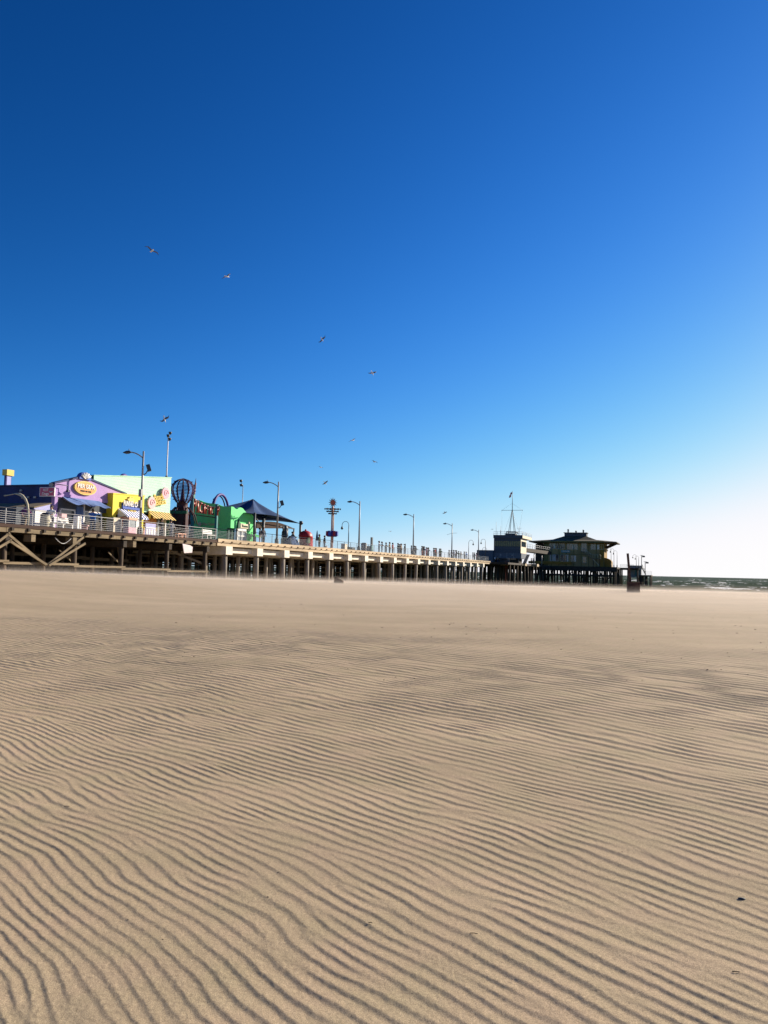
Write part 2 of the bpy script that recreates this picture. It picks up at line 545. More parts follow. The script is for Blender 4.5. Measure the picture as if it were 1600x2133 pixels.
def polar_mesh(name, rows, cols, zfun, mats, attr=None):
    rr = np.asarray(rows); aa = np.asarray(cols)
    A, Rr = np.meshgrid(aa, rr)
    X = np.sin(A) * Rr; Y = np.cos(A) * Rr
    Z = zfun(X, Y)
    at = None
    if isinstance(Z, tuple): Z, at = Z
    nr, nc = X.shape
    co = np.stack([X, Y, Z], -1).reshape(-1, 3).astype(np.float32)
    idx = np.arange(nr * nc).reshape(nr, nc)
    nxt = np.roll(idx, -1, axis=1)
    q = np.stack([idx[:-1], idx[1:], nxt[1:], nxt[:-1]], -1).reshape(-1, 4)
    # closing fan at the centre
    me = bpy.data.meshes.new(name)
    nf = len(q)
    me.vertices.add(nr * nc); me.loops.add(nf * 4); me.polygons.add(nf)
    me.vertices.foreach_set('co', co.ravel())
    me.loops.foreach_set('vertex_index', q[:, ::-1].ravel().astype(np.int32))
    me.polygons.foreach_set('loop_start', np.arange(0, nf * 4, 4, dtype=np.int32))
    me.polygons.foreach_set('loop_total', np.full(nf, 4, dtype=np.int32))
    me.polygons.foreach_set('use_smooth', np.ones(nf, dtype=bool))
    me.materials.append(mats)
    if at is not None:
        a = me.attributes.new(attr, 'FLOAT', 'POINT')
        a.data.foreach_set('value', at.ravel().astype(np.float32))
    me.update(calc_edges=True)
    me.validate()
    o = bpy.data.objects.new(name, me); COL.objects.link(o)
    return o

def sand_material():
    m = bpy.data.materials.new('sand'); m.use_nodes = True
    t = m.node_tree; b = t.nodes['Principled BSDF']
    b.inputs['Roughness'].default_value = 0.95
    b.inputs['Specular IOR Level'].default_value = 0.15
    tc = t.nodes.new('ShaderNodeTexCoord'); src = tc.outputs['Object']
    def noise(scale, detail=4, rough=0.6, vec=src):
        n = t.nodes.new('ShaderNodeTexNoise')
        n.inputs['Scale'].default_value = scale; n.inputs['Detail'].default_value = detail; n.inputs['Roughness'].default_value = rough
        t.links.new(vec, n.inputs['Vector']); return n.outputs['Fac']
    def mix(fac, a, bb, mode='MIX', f0=None):
        x = t.nodes.new('ShaderNodeMix'); x.data_type = 'RGBA'; x.blend_type = mode
        if f0 is not None: x.inputs[0].default_value = f0
        else: t.links.new(fac, x.inputs[0])
        for k, val in ((6, a), (7, bb)):
            if isinstance(val, tuple): x.inputs[k].default_value = (*val, 1)
            else: t.links.new(val, x.inputs[k])
        return x.outputs[2]
    def rng(v, a, bb, c=0, d=1):
        x = t.nodes.new('ShaderNodeMapRange')
        for k, val in enumerate((a, bb, c, d)): x.inputs[k + 1].default_value = val
        t.links.new(v, x.inputs[0]); return x.outputs[0]
    big = rng(noise(0.35, 5), 0.35, 0.65)
    c = mix(big, (0.395, 0.298, 0.195), (0.445, 0.33, 0.222))
    mid = rng(noise(2.6, 4), 0.3, 0.7)
    c = mix(mid, c, (0.41, 0.335, 0.225), f0=None) if False else mix(mid, c, mix(None, c, (0.92, 0.98, 0.92), 'MULTIPLY', 1.0))
    g1 = rng(noise(240, 3, 0.85), 0.32, 0.68, 0.48, 1.52)
    g2 = rng(noise(60, 4, 0.8), 0.3, 0.7, 0.84, 1.16)
    mp = t.nodes.new('ShaderNodeMapping'); mp.inputs['Scale'].default_value = (0.16, 0.5, 1); mp.inputs['Rotation'].default_value = (0, 0, R(12))
    t.links.new(src, mp.inputs[0])
    st = rng(noise(1.0, 6, 0.65, mp.outputs[0]), 0.34, 0.66, 0.88, 1.06)
    c = mix(None, c, st, 'MULTIPLY', 1.0)
    c = mix(None, c, g1, 'MULTIPLY', 1.0)
    c = mix(None, c, g2, 'MULTIPLY', 1.0)
    dk = rng(noise(230, 1, 0.5), 0.70, 0.76, 0, 0.75)
    c = mix(dk, c, (0.10, 0.075, 0.055))
    t.links.new(c, b.inputs['Base Color'])
    bp = t.nodes.new('ShaderNodeBump'); bp.inputs['Strength'].default_value = 0.55; bp.inputs['Distance'].default_value = 0.004
    t.links.new(noise(260, 4, 0.75), bp.inputs['Height'])
    t.links.new(bp.outputs[0], b.inputs['Normal'])
    return m

fine = np.arange(R(-35), R(35), R(0.055))
coarse = np.arange(R(35), R(325), R(4.0))
cols = np.concatenate([fine, coarse])
rows = [0.02, 0.3, 0.7, 1.1]
r = 1.4
while r < 34:
    rows.append(r); r += max(0.0065, min(r * r / 2588.0 * 0.85, 0.012 + 0.0016 * r))
while r < 170:
    rows.append(r); r += max(0.3, r * r / 2588.0 * 1.2)
rows += [200, 260, 400, 800, 2000, 6000, 20000]
def sand_z(X, Y):
    z = sand_base(X, Y)
    m = np.hypot(X, Y) < 33
    z[m] += ripples(X[m], Y[m])
    far = np.hypot(X, Y) > 300
    z[far] = np.where(Y[far] > -0.3 * X[far], -9.0, 0.0)
    return z
sand = polar_mesh('sand', rows, cols, sand_z, sand_material())
tag(sand, 'pale rippled beach sand running to the water', kind='structure')

def gz(x, y):
    a = np.array([[float(x)]]); b = np.array([[float(y)]])
    z = sand_base(a, b)
    if math.hypot(x, y) < 33: z = z + ripples(a.ravel(), b.ravel()).reshape(1, 1)
    return float(z[0, 0])

# ------------------------------------------------------------------ sea
def sea_material():
    m = bpy.data.materials.new('sea'); m.use_nodes = True
    t = m.node_tree; b = t.nodes['Principled BSDF']
    b.inputs['Roughness'].default_value = 0.5
    b.inputs['IOR'].default_value = 1.04
    b.inputs['Specular IOR Level'].default_value = 0.1
    a = t.nodes.new('ShaderNodeAttribute'); a.attribute_name = 'foam'
    tc = t.nodes.new('ShaderNodeTexCoord')
    n = t.nodes.new('ShaderNodeTexNoise'); n.inputs['Scale'].default_value = 0.9; n.inputs['Detail'].default_value = 6
    t.links.new(tc.outputs['Object'], n.inputs['Vector'])
    ad = t.nodes.new('ShaderNodeMath'); ad.operation = 'ADD'
    t.links.new(a.outputs['Fac'], ad.inputs[0]); t.links.new(n.outputs['Fac'], ad.inputs[1])
    mr = t.nodes.new('ShaderNodeMapRange'); mr.inputs[1].default_value = 1.02; mr.inputs[2].default_value = 1.25
    t.links.new(ad.outputs[0], mr.inputs[0])
    mp = t.nodes.new('ShaderNodeTexNoise'); mp.inputs['Scale'].default_value = 0.02; mp.inputs['Detail'].default_value = 4
    t.links.new(tc.outputs['Object'], mp.inputs['Vector'])
    c0 = t.nodes.new('ShaderNodeMix'); c0.data_type = 'RGBA'
    c0.inputs[6].default_value = (0.034, 0.044, 0.020, 1); c0.inputs[7].default_value = (0.065, 0.078, 0.036, 1)
    t.links.new(mp.outputs['Fac'], c0.inputs[0])
    mx = t.nodes.new('ShaderNodeMix'); mx.data_type = 'RGBA'
    t.links.new(c0.outputs[2], mx.inputs[6]); mx.inputs[7].default_value = (0.78, 0.78, 0.76, 1)
    t.links.new(mr.outputs[0], mx.inputs[0]); t.links.new(mx.outputs[2], b.inputs['Base Color'])
    rr = t.nodes.new('ShaderNodeMapRange'); rr.inputs[3].default_value = 0.35; rr.inputs[4].default_value = 0.9
    t.links.new(mr.outputs[0], rr.inputs[0]); t.links.new(rr.outputs[0], b.inputs['Roughness'])
    bp = t.nodes.new('ShaderNodeBump'); bp.inputs['Strength'].default_value = 0.9; bp.inputs['Distance'].default_value = 0.35
    w = t.nodes.new('ShaderNodeTexNoise'); w.inputs['Scale'].default_value = 0.35; w.inputs['Detail'].default_value = 5
    t.links.new(tc.outputs['Object'], w.inputs['Vector']); t.links.new(w.outputs['Fac'], bp.inputs['Height'])
    t.links.new(bp.outputs[0], b.inputs['Normal'])
    return m

def sea_z(X, Y):
    u = (X - P0.x) * PD.x + (Y - P0.y) * PD.y
    w = (X - P0.x) * PD.y - (Y - P0.y) * PD.x
    d = np.hypot(X, Y)
    ph = u + 9 * perlin(u / 60, w / 90, 21) + 3 * perlin(u / 20, w / 30, 22)
    swell = np.sin(2 * np.pi * ph / 27.0)
    chop = perlin(u / 5.0, w / 9.0, 23) + 0.6 * perlin(u / 2.6, w / 4.0, 24)
    a = 1 - sstep(d, 1500, 4000)
    z = (0.65 * np.sign(swell) * np.abs(swell) ** 0.8 + 0.75 * chop) * a
    near = 1 - sstep(d, 260, 620)
    line = sstep(swell, 0.45, 0.95) * (0.42 + 1.2 * perlin(u / 40, w / 26, 25)) * 0.75
    caps = sstep(chop + 0.8 * perlin(u / 14, w / 22, 26), 0.36, 0.62) * 0.8
    foam = np.clip(np.maximum(line, caps), 0, 1)
    foam = foam * sstep(u, 150, 215)
    return SEA + z, foam

rows = [60.0, 80.0]
vp = 48.0
while vp > 0.6:
    rows.append(4.15 * FPX / vp); vp -= 0.22 if vp > 3 else 0.15
rows += [16000, 24000, 40000]
cols = np.concatenate([np.arange(R(-36), R(36), R(0.075)), np.arange(R(36), R(324), R(3.0))])
sea = polar_mesh('sea', rows, cols, sea_z, sea_material(), 'foam')
tag(sea, 'dark green choppy sea with white caps', kind='structure')

# ------------------------------------------------------------------ piers
def sand_at(u, v):
    p = Wp(u, v)
    return float(sand_base(np.array([[p.x]]), np.array([[p.y]]))[0, 0])

def pile(parent, x, y, u, v, top, r, m, lean=(0, 0), square=False):
    zb = max(sand_at(u, v), SEA) - 1.2
    mb = MB()
    z0, z1 = zb - DECK, top - DECK
    mb.tube([(x + lean[0], y + lean[1], z0), (x + lean[0] * .4, y + lean[1] * .4, (z0 + z1) * .5), (x, y, z1)],
            [r * 1.04, r, r * 0.96], 10)
    return mb.build('pile', m, parent)

U0 = 12.4           # where the old timber deck ends and the concrete pier starts
# --- old timber pier, on the left
tp = thing('timber_pier', 'old brown timber pier with braced wooden piles above the sand', 'pier', 0, 0)
LP = [-27.5, -21.0, -14.5, -7.6, -2.0, 4.4, 10.7]
box('deck', 'deck_wood', tp, -34, U0, 0.0, 30, -0.16, 0)
box('fascia', 'red_timber', tp, -34, U0, -0.10, -0.003, -0.20, 0.03)
mb = MB()
x = -34
while x < U0 - .5:
    L = 2.4 + 1.2 * rnd.random()
    mb.box(x + .02, min(x + L, U0), -0.03 - .03 * rnd.random(), 0.15, -0.52 - .03 * rnd.random(), -0.202)
    x += L
mb.build('edge_board', 'old_timber', tp)
x = -23.3
while x < U0:
    box('joist_end', 'dark_timber', tp, x, x + .20, -0.20, 0.2, -0.42, -0.202); x += 1.5
for i, bx in enumerate(LP):
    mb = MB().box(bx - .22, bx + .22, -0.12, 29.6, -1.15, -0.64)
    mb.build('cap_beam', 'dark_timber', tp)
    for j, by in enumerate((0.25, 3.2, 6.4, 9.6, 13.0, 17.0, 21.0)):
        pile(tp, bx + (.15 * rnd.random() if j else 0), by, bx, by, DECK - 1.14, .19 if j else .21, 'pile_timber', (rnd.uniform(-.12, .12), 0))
for a, b in zip(LP[:-1], LP[1:]):
    zs = sand_at((a + b) / 2, 0) - DECK
    MB().bar((a - .25, 0.0, zs + .62), (b + .25, 0.0, zs + .60), .12, .17).build('wale', 'old_timber', tp)
    MB().bar((a - .25, 9.45, zs + 1.6), (b + .25, 9.45, zs + 1.5), .12, .28).build('wale', 'old_timber', tp)
def brace(a, b, y=-0.10, m='old_timber'):
    MB().bar((a[0], y, a[1]), (b[0], y, b[1]), .10, .17).build('brace', m, tp)
zl = 0.9 - DECK
mid = -10.9
for dz in (0, .48):
    brace((-14.6, zl + 2.55 - dz), (mid, zl + .42 if dz == 0 else zl + .42), y=-0.10 - dz * .4)
    brace((mid, zl + .42), (-7.2, zl + 2.65 - dz), y=-0.23 - dz * .4)
    brace((mid - 6.6, zl + .5), (-14.4, zl + 2.6 - dz), y=-0.10 - dz * .4)
for a, b in ((-7.4, -4.9), (-1.8, 1.0), (10.6, 8.0)):
    MB().bar((a, 0.5, zl + .9), (b, 3.0, zl + 2.2), .10, .2).build('brace', 'old_timber', tp)
for a in (-14.5, -7.6, -2.0):
    MB().bar((a - 1.2, 0.6, zl + 1.6), (a + .6, .6, zl + .5), .05, .10).build('brace', 'old_timber', tp)
for a in (-12.6, -8.4, -1.2):
    box('beam_block', 'old_timber', tp, a, a + .40, -0.30, .4, -1.12, -0.63)
MB().tube([(-10.2 + 1.7 * t, -.2, -.72 - .42 * math.sin(math.pi * t)) for t in [i / 10 for i in range(11)]], .028, 6).build('hanging_cable', 'galvanised', tp)
MB().prism([(6.2, -1.42), (7.5, -1.34), (7.55, -.80), (7.1, -.66), (5.9, -.56)], 'y', -.40, -.33).build('sheet_cover', 'canopy_white', tp)
bw = thing('added_back_wall', 'added dark plank wall closing the bright gap under the old timber pier', 'wall', 0, 23)  # added to block the bright view through beneath the deck
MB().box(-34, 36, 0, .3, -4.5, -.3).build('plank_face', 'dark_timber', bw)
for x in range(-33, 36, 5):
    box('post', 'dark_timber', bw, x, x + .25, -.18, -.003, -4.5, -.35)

# --- concrete pier
cp = thing('concrete_pier', 'long concrete pier with pale cap ends and a tan timber edge', 'pier', 0, 0, DECK + STEP)
U1 = 140.0
box('deck', 'deck_wood', cp, U0 + .004, U1, 0.0, 12, -0.2, 0)
mb = MB(); x = U0 + .02
while x < U1:
    L = 3.6; mb.box(x, min(x + L, U1) - .02, -0.16, -0.003, -0.34 + .015 * rnd.random(), 0.02 + .02 * rnd.random()); x += L
mb.build('edge_board', 'tan_timber', cp)
mb = MB(); x = U0 + .02
while x < U1:
    L = 5.4; mb.box(x, min(x + L, U1) - .02, -0.07, .12, -0.68, -0.345); x += L
mb.build('fascia', 'tan_timber', cp)
x = U0 + .9; n = 0
while x < U1 - .5 and n < 98:
    MB().prism([(-.32, -.20), (-.161, -.15), (-.161, -.36), (-.20, -.36)], 'x', x, x + .12).build('bolt_block', 'tan_timber', cp)
    x += 1.72; n += 1
CB = [13.94 + 6.55 * i for i in range(19)]
for i, bx in enumerate(CB):
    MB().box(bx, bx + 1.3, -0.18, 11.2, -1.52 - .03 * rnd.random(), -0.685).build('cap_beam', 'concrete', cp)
    if i < len(CB) - 1:
        box('edge_beam', 'concrete', cp, bx + 1.303, CB[i + 1] - .003, .50, .95, -1.33, -.82)
    for j, by in enumerate((.35, 2.6, 5.6, 8.8, 11.0)):
        x = bx + .65 + rnd.uniform(-.1, .1)
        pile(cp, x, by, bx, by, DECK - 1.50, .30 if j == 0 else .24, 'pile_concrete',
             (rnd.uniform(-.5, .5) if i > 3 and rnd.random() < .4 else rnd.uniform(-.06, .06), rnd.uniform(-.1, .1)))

# --- older timber pier standing right behind it
bp_ = thing('timber_pier', 'dense dark timber pier behind the concrete pier', 'pier', 0, 12.2, DECK + STEP)
box('deck', 'deck_wood', bp_, U0 + .01, 178, 0.0, 22, -0.25, -.004)
rest = MB(); n = 0
for i in range(48):
    bx = 15.2 + 3.3 * i
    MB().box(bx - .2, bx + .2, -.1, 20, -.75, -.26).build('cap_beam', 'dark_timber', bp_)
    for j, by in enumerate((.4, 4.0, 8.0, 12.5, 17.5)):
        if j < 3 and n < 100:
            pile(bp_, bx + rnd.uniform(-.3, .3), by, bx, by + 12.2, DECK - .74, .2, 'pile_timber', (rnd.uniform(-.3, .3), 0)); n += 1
        else:
            zb = max(sand_at(bx, by + 12), SEA) - 1.2 - DECK
            x = bx + rnd.uniform(-.3, .3)
            rest.tube([(x, by, zb), (x, by, -.74)], .24, 7)
tag(rest.build('far_piles', 'pile_timber', bp_), kind='stuff')
MB().box(14, 160, 3.0, 3.2, -1.55, -.78).build('sky_blocker', 'dark_timber', bp_)  # added board, blocks sky between the piles to keep the underside dark
MB().box(36.2, 176, 20.2, 20.4, -2.3, -.3).build('far_sky_blocker', 'dark_timber', bp_)  # second added board, shuts out the sky at the far side
for k, z in enumerate((-1.75, -2.55, -3.35)):
    for s0 in range(0, 7):
        a = 14 + s0 * 21.5
        MB().bar((a, .12, z), (a + 21.2, .12, z - .03), .1, .2).build('wale', 'old_timber', bp_)

# --- railings: square posts, a top rail and six lower bars
def railing(label, a, b, z=0.0, v=.08, step=2.4, m='galvanised', u=None, h=1.08, nb=6, group=None, name='railing', along='x'):
    t = thing(name, label, 'railing', u if u is not None else 0, v, DECK + z, group)
    n = max(1, round(abs(b - a) / step))
    P = (lambda s, q, zz: (s, q, zz)) if along == 'x' else (lambda s, q, zz: (q, s, zz))
    for i in range(n + 1):
        s = a + (b - a) * i / n
        MB().bar(P(s, 0, -.25), P(s, 0, h), .05, .05).build('post', m, t)
    MB().tube([P(a, -.045, h + .02), P(b, -.045, h + .02)], .026, 6).build('top_rail', m, t)
    for k in range(nb):
        z_ = .12 + (h - .2) * k / nb
        MB().tube([P(a, -.05, z_), P(b, -.05, z_)], .015, 5, caps=False).build('bar', m, t)
    return t
railing('grey pipe railing along the old timber pier in front of the shops', -22, U0 - .1, h=1.11)
railing('long grey pipe railing along the edge of the concrete pier', U0, 138.5, z=STEP, h=1.01, m='rail_dark')

# ------------------------------------------------------------------ shops on the deck
def L(px, py, v, u0):             # pixel -> local x, z of a thing whose root is at (u0, *) on the plane v
    u, z = on_v(px, py, v)
    return u - u0, z - DECK

# --- purple shop with navy side wall
V = 4.0
uL, zL = on_v(115, 1008, V); uP, zP = on_v(174, 994.5, V); uR, zR = on_v(262, 1030, V)
zL -= DECK; zP -= DECK; zR -= DECK
sh = thing('souvenir_shop', 'purple shop with a gabled front and a long navy side wall', 'shop', uL, V)
w = uR - uL; xp = uP - uL
zb = L(125, 1035, V, uL)[1]               # head of the open shop front
front = MB().prism([(0, zb), (w, zb), (w, zR), (xp, zP), (0, zL)], 'y', 0, .25)
front.build('gable_wall', 'purple', sh)
box('corner_post', 'purple', sh, 0, .35, -.04, .3, 0, zb)
MB().box(.02, .18, .26, 15, 0, zL - .02).build('side_wall', 'navy', sh)
MB().prism([(-.12, zL + .003), (xp, zP + .003), (w + .1, zR + .003), (w + .1, zR + .13), (xp, zP + .16), (-.12, zL + .13)], 'y', -.08, .32).build('parapet_cap', 'navy', sh)
MB().box(-.05, w, .33, 15, zL - .12, zL - .015).build('roof', 'navy', sh)
box('back_wall', 'opening', sh, .2, w, 2.2, 2.4, 0, zb)  # near-black: shade of the shop interior put into the colour
box('fascia_board', 'purple', sh, -.04, w, -.06, -.003, zb - .02, zb + .28)
box('lintel', 'slate', sh, .36, w, .05, .24, zb - .9, zb)  # slate tone puts the awning's shade into the colour
xa = L(158, 1060, V, uL)[0]; xb = L(176, 1060, V, uL)[0]; xc = L(213, 1060, V, uL)[0]; xd = L(126, 1060, V, uL)[0]
for a, b in ((xd, xa), (xb, xc)):
    f = MB()
    f.box(a, a + .1, 0, .2, .9, zb - .9).box(b - .1, b, 0, .2, .9, zb - .9).box(a, b, 0, .2, zb - 1.02, zb - .9)
    f = f.build('window', 'white_paint', sh)
    box('pane', 'glass', f, a + .1, b - .1, .1, .13, .95, zb - 1.02)
    box('counter', 'dark_timber', sh, a, b, -.25, .3, 0, .95)
box('door', 'awning_blue', sh, xa + .1, xb - .15, -.02, .2, 0, zb - .6)
box('door_frame', 'white_paint', sh, xb - .15, xb, -.06, .2, 0, zb - .3)
a0 = L(131, 1040, V - .1, uL)[0]; a1 = L(230, 1052, V - 1.2, uL)[0]
MB().grid(lambda i, j: (a0 + (a1 - a0) * i, -.05 - 1.25 * j, zb + .06 - .62 * j - .07 * math.sin(i * 17) * j - .05 * math.sin(math.pi * j)), 40, 6).build('awning', 'awning_blue', sh)
for xx in (a0, (a0 + a1) / 2, a1):
    MB().tube([(xx, -.05, zb - .1), (xx, -1.25, zb - .58)], .03, 6).build('awning_arm', 'lamp_grey', sh)
gx, gz_ = L(126, 1012, V, uL)
MB().tube([(gx - .6, -.02, gz_), (gx - .6, -.35, gz_ + .05), (gx + .35, -.4, gz_ + .05), (gx + .38, -.4, gz_ - .25)], .035, 6).lathe([(.02, .1), (.15, -.1), (.16, -.16)], 10, (gx + .38, -.4, gz_ - .3)).build('wall_lamp', 'lamp_dark', sh)
for px in (62, 76, 47):
    v_, z_ = on_u(px, 1038 if px != 47 else 1024, uL)
    MB().box(-.12, -.0, v_ - V, v_ - V + .22, z_ - DECK, z_ - DECK + .16).build('wall_lamp', 'lamp_grey', sh)
v_, z_ = on_u(112, 1011, uL)
MB().box(-.2, 0, v_ - V, v_ - V + .3, z_ - DECK - .1, z_ - DECK + .2).build('wall_lamp', 'lamp_grey', sh)
# oval sign
ox, oz = L(179, 1017, V - .2, uL)
sg = thing('shop_sign', 'orange oval sign with white letters on the purple gable', 'sign', uL + ox, V - .14, DECK + oz)
rx = (L(201, 1020, V, uL)[0] - L(156, 1013, V, uL)[0]) / 2
el = [(rx * math.cos(t), .58 * math.sin(t)) for t in [2 * math.pi * k / 40 for k in range(40)]]
MB().prism(el, 'y', -.06, .12).build('board', 'sign_yellow', sg)
MB().prism([(x * .92, z * .86) for x, z in el], 'y', -.075, -.062).build('face', 'orange', sg)
lettering('lettering', 'PIER GEAR', 'white_paint', sg, 0, -.10, .12, .50, rx * 1.55)
MB().box(-rx * .5, -rx * .1, -.09, -.076, -.34, -.2).box(-rx * .04, rx * .16, -.09, -.076, -.34, -.2).box(rx * .22, rx * .5, -.09, -.076, -.34, -.2).build('tagline', 'dark_timber', sg)
cx, cz = L(177, 999, V - .1, uL)
cr = thing('roof_emblem', 'blue and white shell-shaped emblem above the oval sign', 'sign', uL + cx, V - .1, DECK + cz)
MB().prism([(.72 * math.cos(t), .62 * math.sin(t)) for t in [math.pi * k / 16 for k in range(17)]], 'y', -.06, .3).build('board', 'blue', cr)
for k in range(5):
    t = math.pi * (.2 + .15 * k)
    MB().tube([(.1 * math.cos(t), -.10, .05), (.66 * math.cos(t), -.10, .58 * math.sin(t))], [.04, .1], 6).build('rib', 'white_paint', cr)
# pink sign on the navy side wall
va, za = on_u(84, 1015, uL - .06); vb, zb2 = on_u(114, 1034, uL - .06)
hd = thing('wall_sign', 'pink framed sign with pale script letters on the navy wall', 'sign', uL - .05, (va + vb) / 2, (za + zb2) / 2)
hw = abs(va - vb) / 2; hh = abs(za - zb2) / 2
MB().box(-.06, .04, -hw, hw, -hh, hh).build('frame', 'white_paint', hd)
MB().box(-.075, -.062, -hw + .06, hw - .06, -hh + .06, hh - .06).build('panel', 'rose', hd)
lettering('lettering', 'HOT', 'white_paint', hd, -.085, .1, hh * .38, hh * .8, hw * .7, 'x')
lettering('lettering', 'Dogs', 'white_paint', hd, -.085, .12, -hh * .42, hh * .8, hw * .9, 'x')
MB().tube([(-.09, -hw * .35, hh * .1), (-.09, -hw * .55, -.06), (-.09, -hw * .78, hh * .02)], .05, 6).build('emblem', 'white_paint', hd)
# yellow topped mast sign behind the navy wall
va, z0 = on_u(13.5, 985, uL + 2)
ms = thing('sign_tower', 'square sign tower with a yellow top rising behind the navy roof', 'sign', uL + 2, va + 6)
k = (va + 6 + 60) / (va + 60)
v6, ztop = on_u(14, 977.5, uL + 2); _, zcap = on_u(14, 990, uL + 2)
ms.location = Wp(uL + 2, v6, DECK)
xt = on_v(24, 995, v6)[0] - uL - 2; xt2 = on_v(27.5, 983, v6)[0] - uL - 2; yt = on_u(9, 995, uL + 2)[0] - v6; yt2 = on_u(6, 983, uL + 2)[0] - v6
zc_ = zcap - DECK
MB().box(0, xt, 0, yt, 0, zc_).build('column', 'violet', ms)
MB().box(.08, xt - .06, -.025, -.003, zc_ - 1.0, zc_ - .06).build('panel', 'lavender', ms)
MB().box(.08, xt - .06, -.028, -.003, zc_ - 2.0, zc_ - 1.06).build('panel', 'pale_orange', ms)
MB().box(-.06, xt2, -.12, yt2, zc_, ztop - DECK).build('top_box', 'sign_yellow', ms)

# little lavender hut
ux, zz = on_v(72, 1058, 3.3); ux2, zz2 = on_v(105, 1049.5, 3.3)
hu = thing('ticket_hut', 'small white hut with a lavender gable beside the purple shop', 'hut', ux, 3.3)
ww = ux2 - ux; z1 = zz - DECK; z2 = zz2 - DECK
MB().box(.12, ww - .1, .02, 2.0, 0, z1 - .12).build('wall', 'white_paint', hu)
MB().prism([(-.02, z1 - .1), (ww, z1 - .1), (ww, z2), (-.02, z1)], 'y', 0, .12).build('gable', 'lavender', hu)
MB().prism([(-.15, z1 - .02), (ww + .05, z2), (ww + .05, z2 + .08), (-.15, z1 + .07)], 'y', -.1, 6.5).build('roof', 'old_timber', hu)
box('counter_panel', 'slate', hu, -1.2, .1, .6, 2.0, 0, 1.6)

# --- yellow stall
V = 3.4
uL, zt = on_v(236, 1029, V); uR, ztr = on_v(301, 1034, V); zt -= DECK; ztr -= DECK
w = uR - uL
st = thing('funnel_cake_stall', 'yellow stall with a blue and white striped awning', 'stall', uL, V)
MB().prism([(0, 1.9), (w, 1.9), (w, ztr), (0, zt)], 'y', 0, 1.6).build('upper_wall', 'yellow', st)
box('side_wall', 'yellow', st, 0, .5, 0, 1.6, 0, 1.897)
box('side_wall', 'yellow', st, w - .35, w, 0, 1.6, 0, 1.897)
MB().prism([(-.04, zt + .003), (w + .04, ztr + .003), (w + .04, ztr + .1), (-.04, zt + .1)], 'y', -.04, 1.64).build('parapet_cap', 'yellow', st)
box('interior', 'dark_timber', st, .5, w - .35, 1.2, 1.55, 0, 1.9)
xs = [L(p, 1085, V, uL)[0] for p in (247, 261, 275, 290)]
for a, b, m in ((xs[0], xs[1], 'pale_orange'), (xs[1], xs[2], 'pane_grey'), (xs[2], xs[3], 'opening')):
    f = MB().box(a, a + .07, .0, .15, .8, 1.9).box(b - .07, b, 0, .15, .8, 1.9).box(a, b, 0, .15, .72, .8).build('window', 'white_paint', st)
    box('pane', m, f, a + .07, b - .07, .06, .1, .8, 1.9)
x0, z0 = L(246, 1059, V, uL); x1 = L(292, 1062, V, uL)[0]
aw = MB().grid(lambda i, j: (x0 + (x1 - x0) * i, -.02 - 1.0 * j, z0 - .66 * j - (.0 if j < .99 else .12)), 24, 6)
aw.add([(x0, -.02, z0), (x0, -1.02, z0 - .66), (x0, -.02, z0 - .78)], [(0, 1, 2)])
aw.build('awning', 'stripe_blue', st)
mb = MB()
for k in range(int((x1 - x0) / .2)):
    a = x0 + .2 * k
    mb.prism([(a + .005, z0 - .66)] + [(a + .1 - .095 * math.cos(t), z0 - .78 - .1 * math.sin(t)) for t in [math.pi * q / 6 for q in range(7)]] + [(a + .195, z0 - .66)], 'y', -1.04, -1.022)
mb.build('awning_valance', 'stripe_blue', st)
xc_, zc_ = L(272, 1052, V, uL)
fs = thing('stall_sign', 'blue sign with white letters on the yellow stall front', 'sign', uL + xc_, V - .12, DECK + zc_)
hw = (L(291, 1053, V, uL)[0] - L(254, 1050, V, uL)[0]) / 2
MB().box(-hw, hw, -.05, .1, -.42, .14).build('board', 'blue', fs)
lettering('lettering', 'FUNNEL CAKE', 'white_paint', fs, 0, -.10, .05, .66, hw * 2.0, depth=.04)
star = [((.62 if k % 2 == 0 else .38) * math.cos(math.pi * k / 7 + .2), .36 * (1 if k % 2 == 0 else .6) * math.sin(math.pi * k / 7 + .2)) for k in range(14)]
MB().prism([(x - .1, z + .42) for x, z in star], 'y', -.03, .08).build('star', 'sign_yellow', fs)
lettering('lettering', '& FRIES', 'sign_yellow', fs, -.1, -.12, -.62, .36, 1.2, depth=.04)

# --- mint building behind
V = 5.0
uL, zt = on_v(196, 991, V); uR, zt2 = on_v(357, 995.5, V)
w = uR - uL; ztr = zt2 - DECK; zt = zt - DECK
mt = thing('snack_building', 'tall mint green clapboard building behind the yellow stall', 'building', uL, V)
MB().prism([(0, 2.5), (w, 2.5), (w, ztr), (0, zt)], 'y', 0, .4).build('wall', 'mint', mt)
MB().box(-.03, -.003, .02, .55, 2.5, zt - .01).build('end_wall', 'dark_green', mt)
MB().box(w + .003, w + .03, .02, 2.0, 0, ztr - .01).build('end_wall', 'dark_green', mt)
MB().prism([(-.05, zt + .003), (w + .05, ztr + .003), (w + .05, ztr + .08), (-.05, zt + .08)], 'y', -.05, .45).build('parapet_cap', 'mint', mt)
box('roof', 'roof', mt, 0, w, .41, 6, 3.2, 3.4)
xm = L(300, 1085, V, uL)[0]
box('back_wall', 'opening', mt, xm - 2, w, 1.6, 1.8, 0, 2.49)  # near-black, interior shade under the awning put into the colour
p_ = [L(q, 1090, V, uL)[0] for q in (303, 326, 329, 343)]
box('menu_panel', 'orange', mt, p_[0], p_[1], .02, .1, 1.15, 2.2)
box('counter', 'sign_yellow', mt, p_[0] - .3, p_[1], -.12, .2, .8, 1.1)
box('counter_front', 'pale_pink', mt, p_[0] - .3, p_[1], -.08, .18, 0, .797)
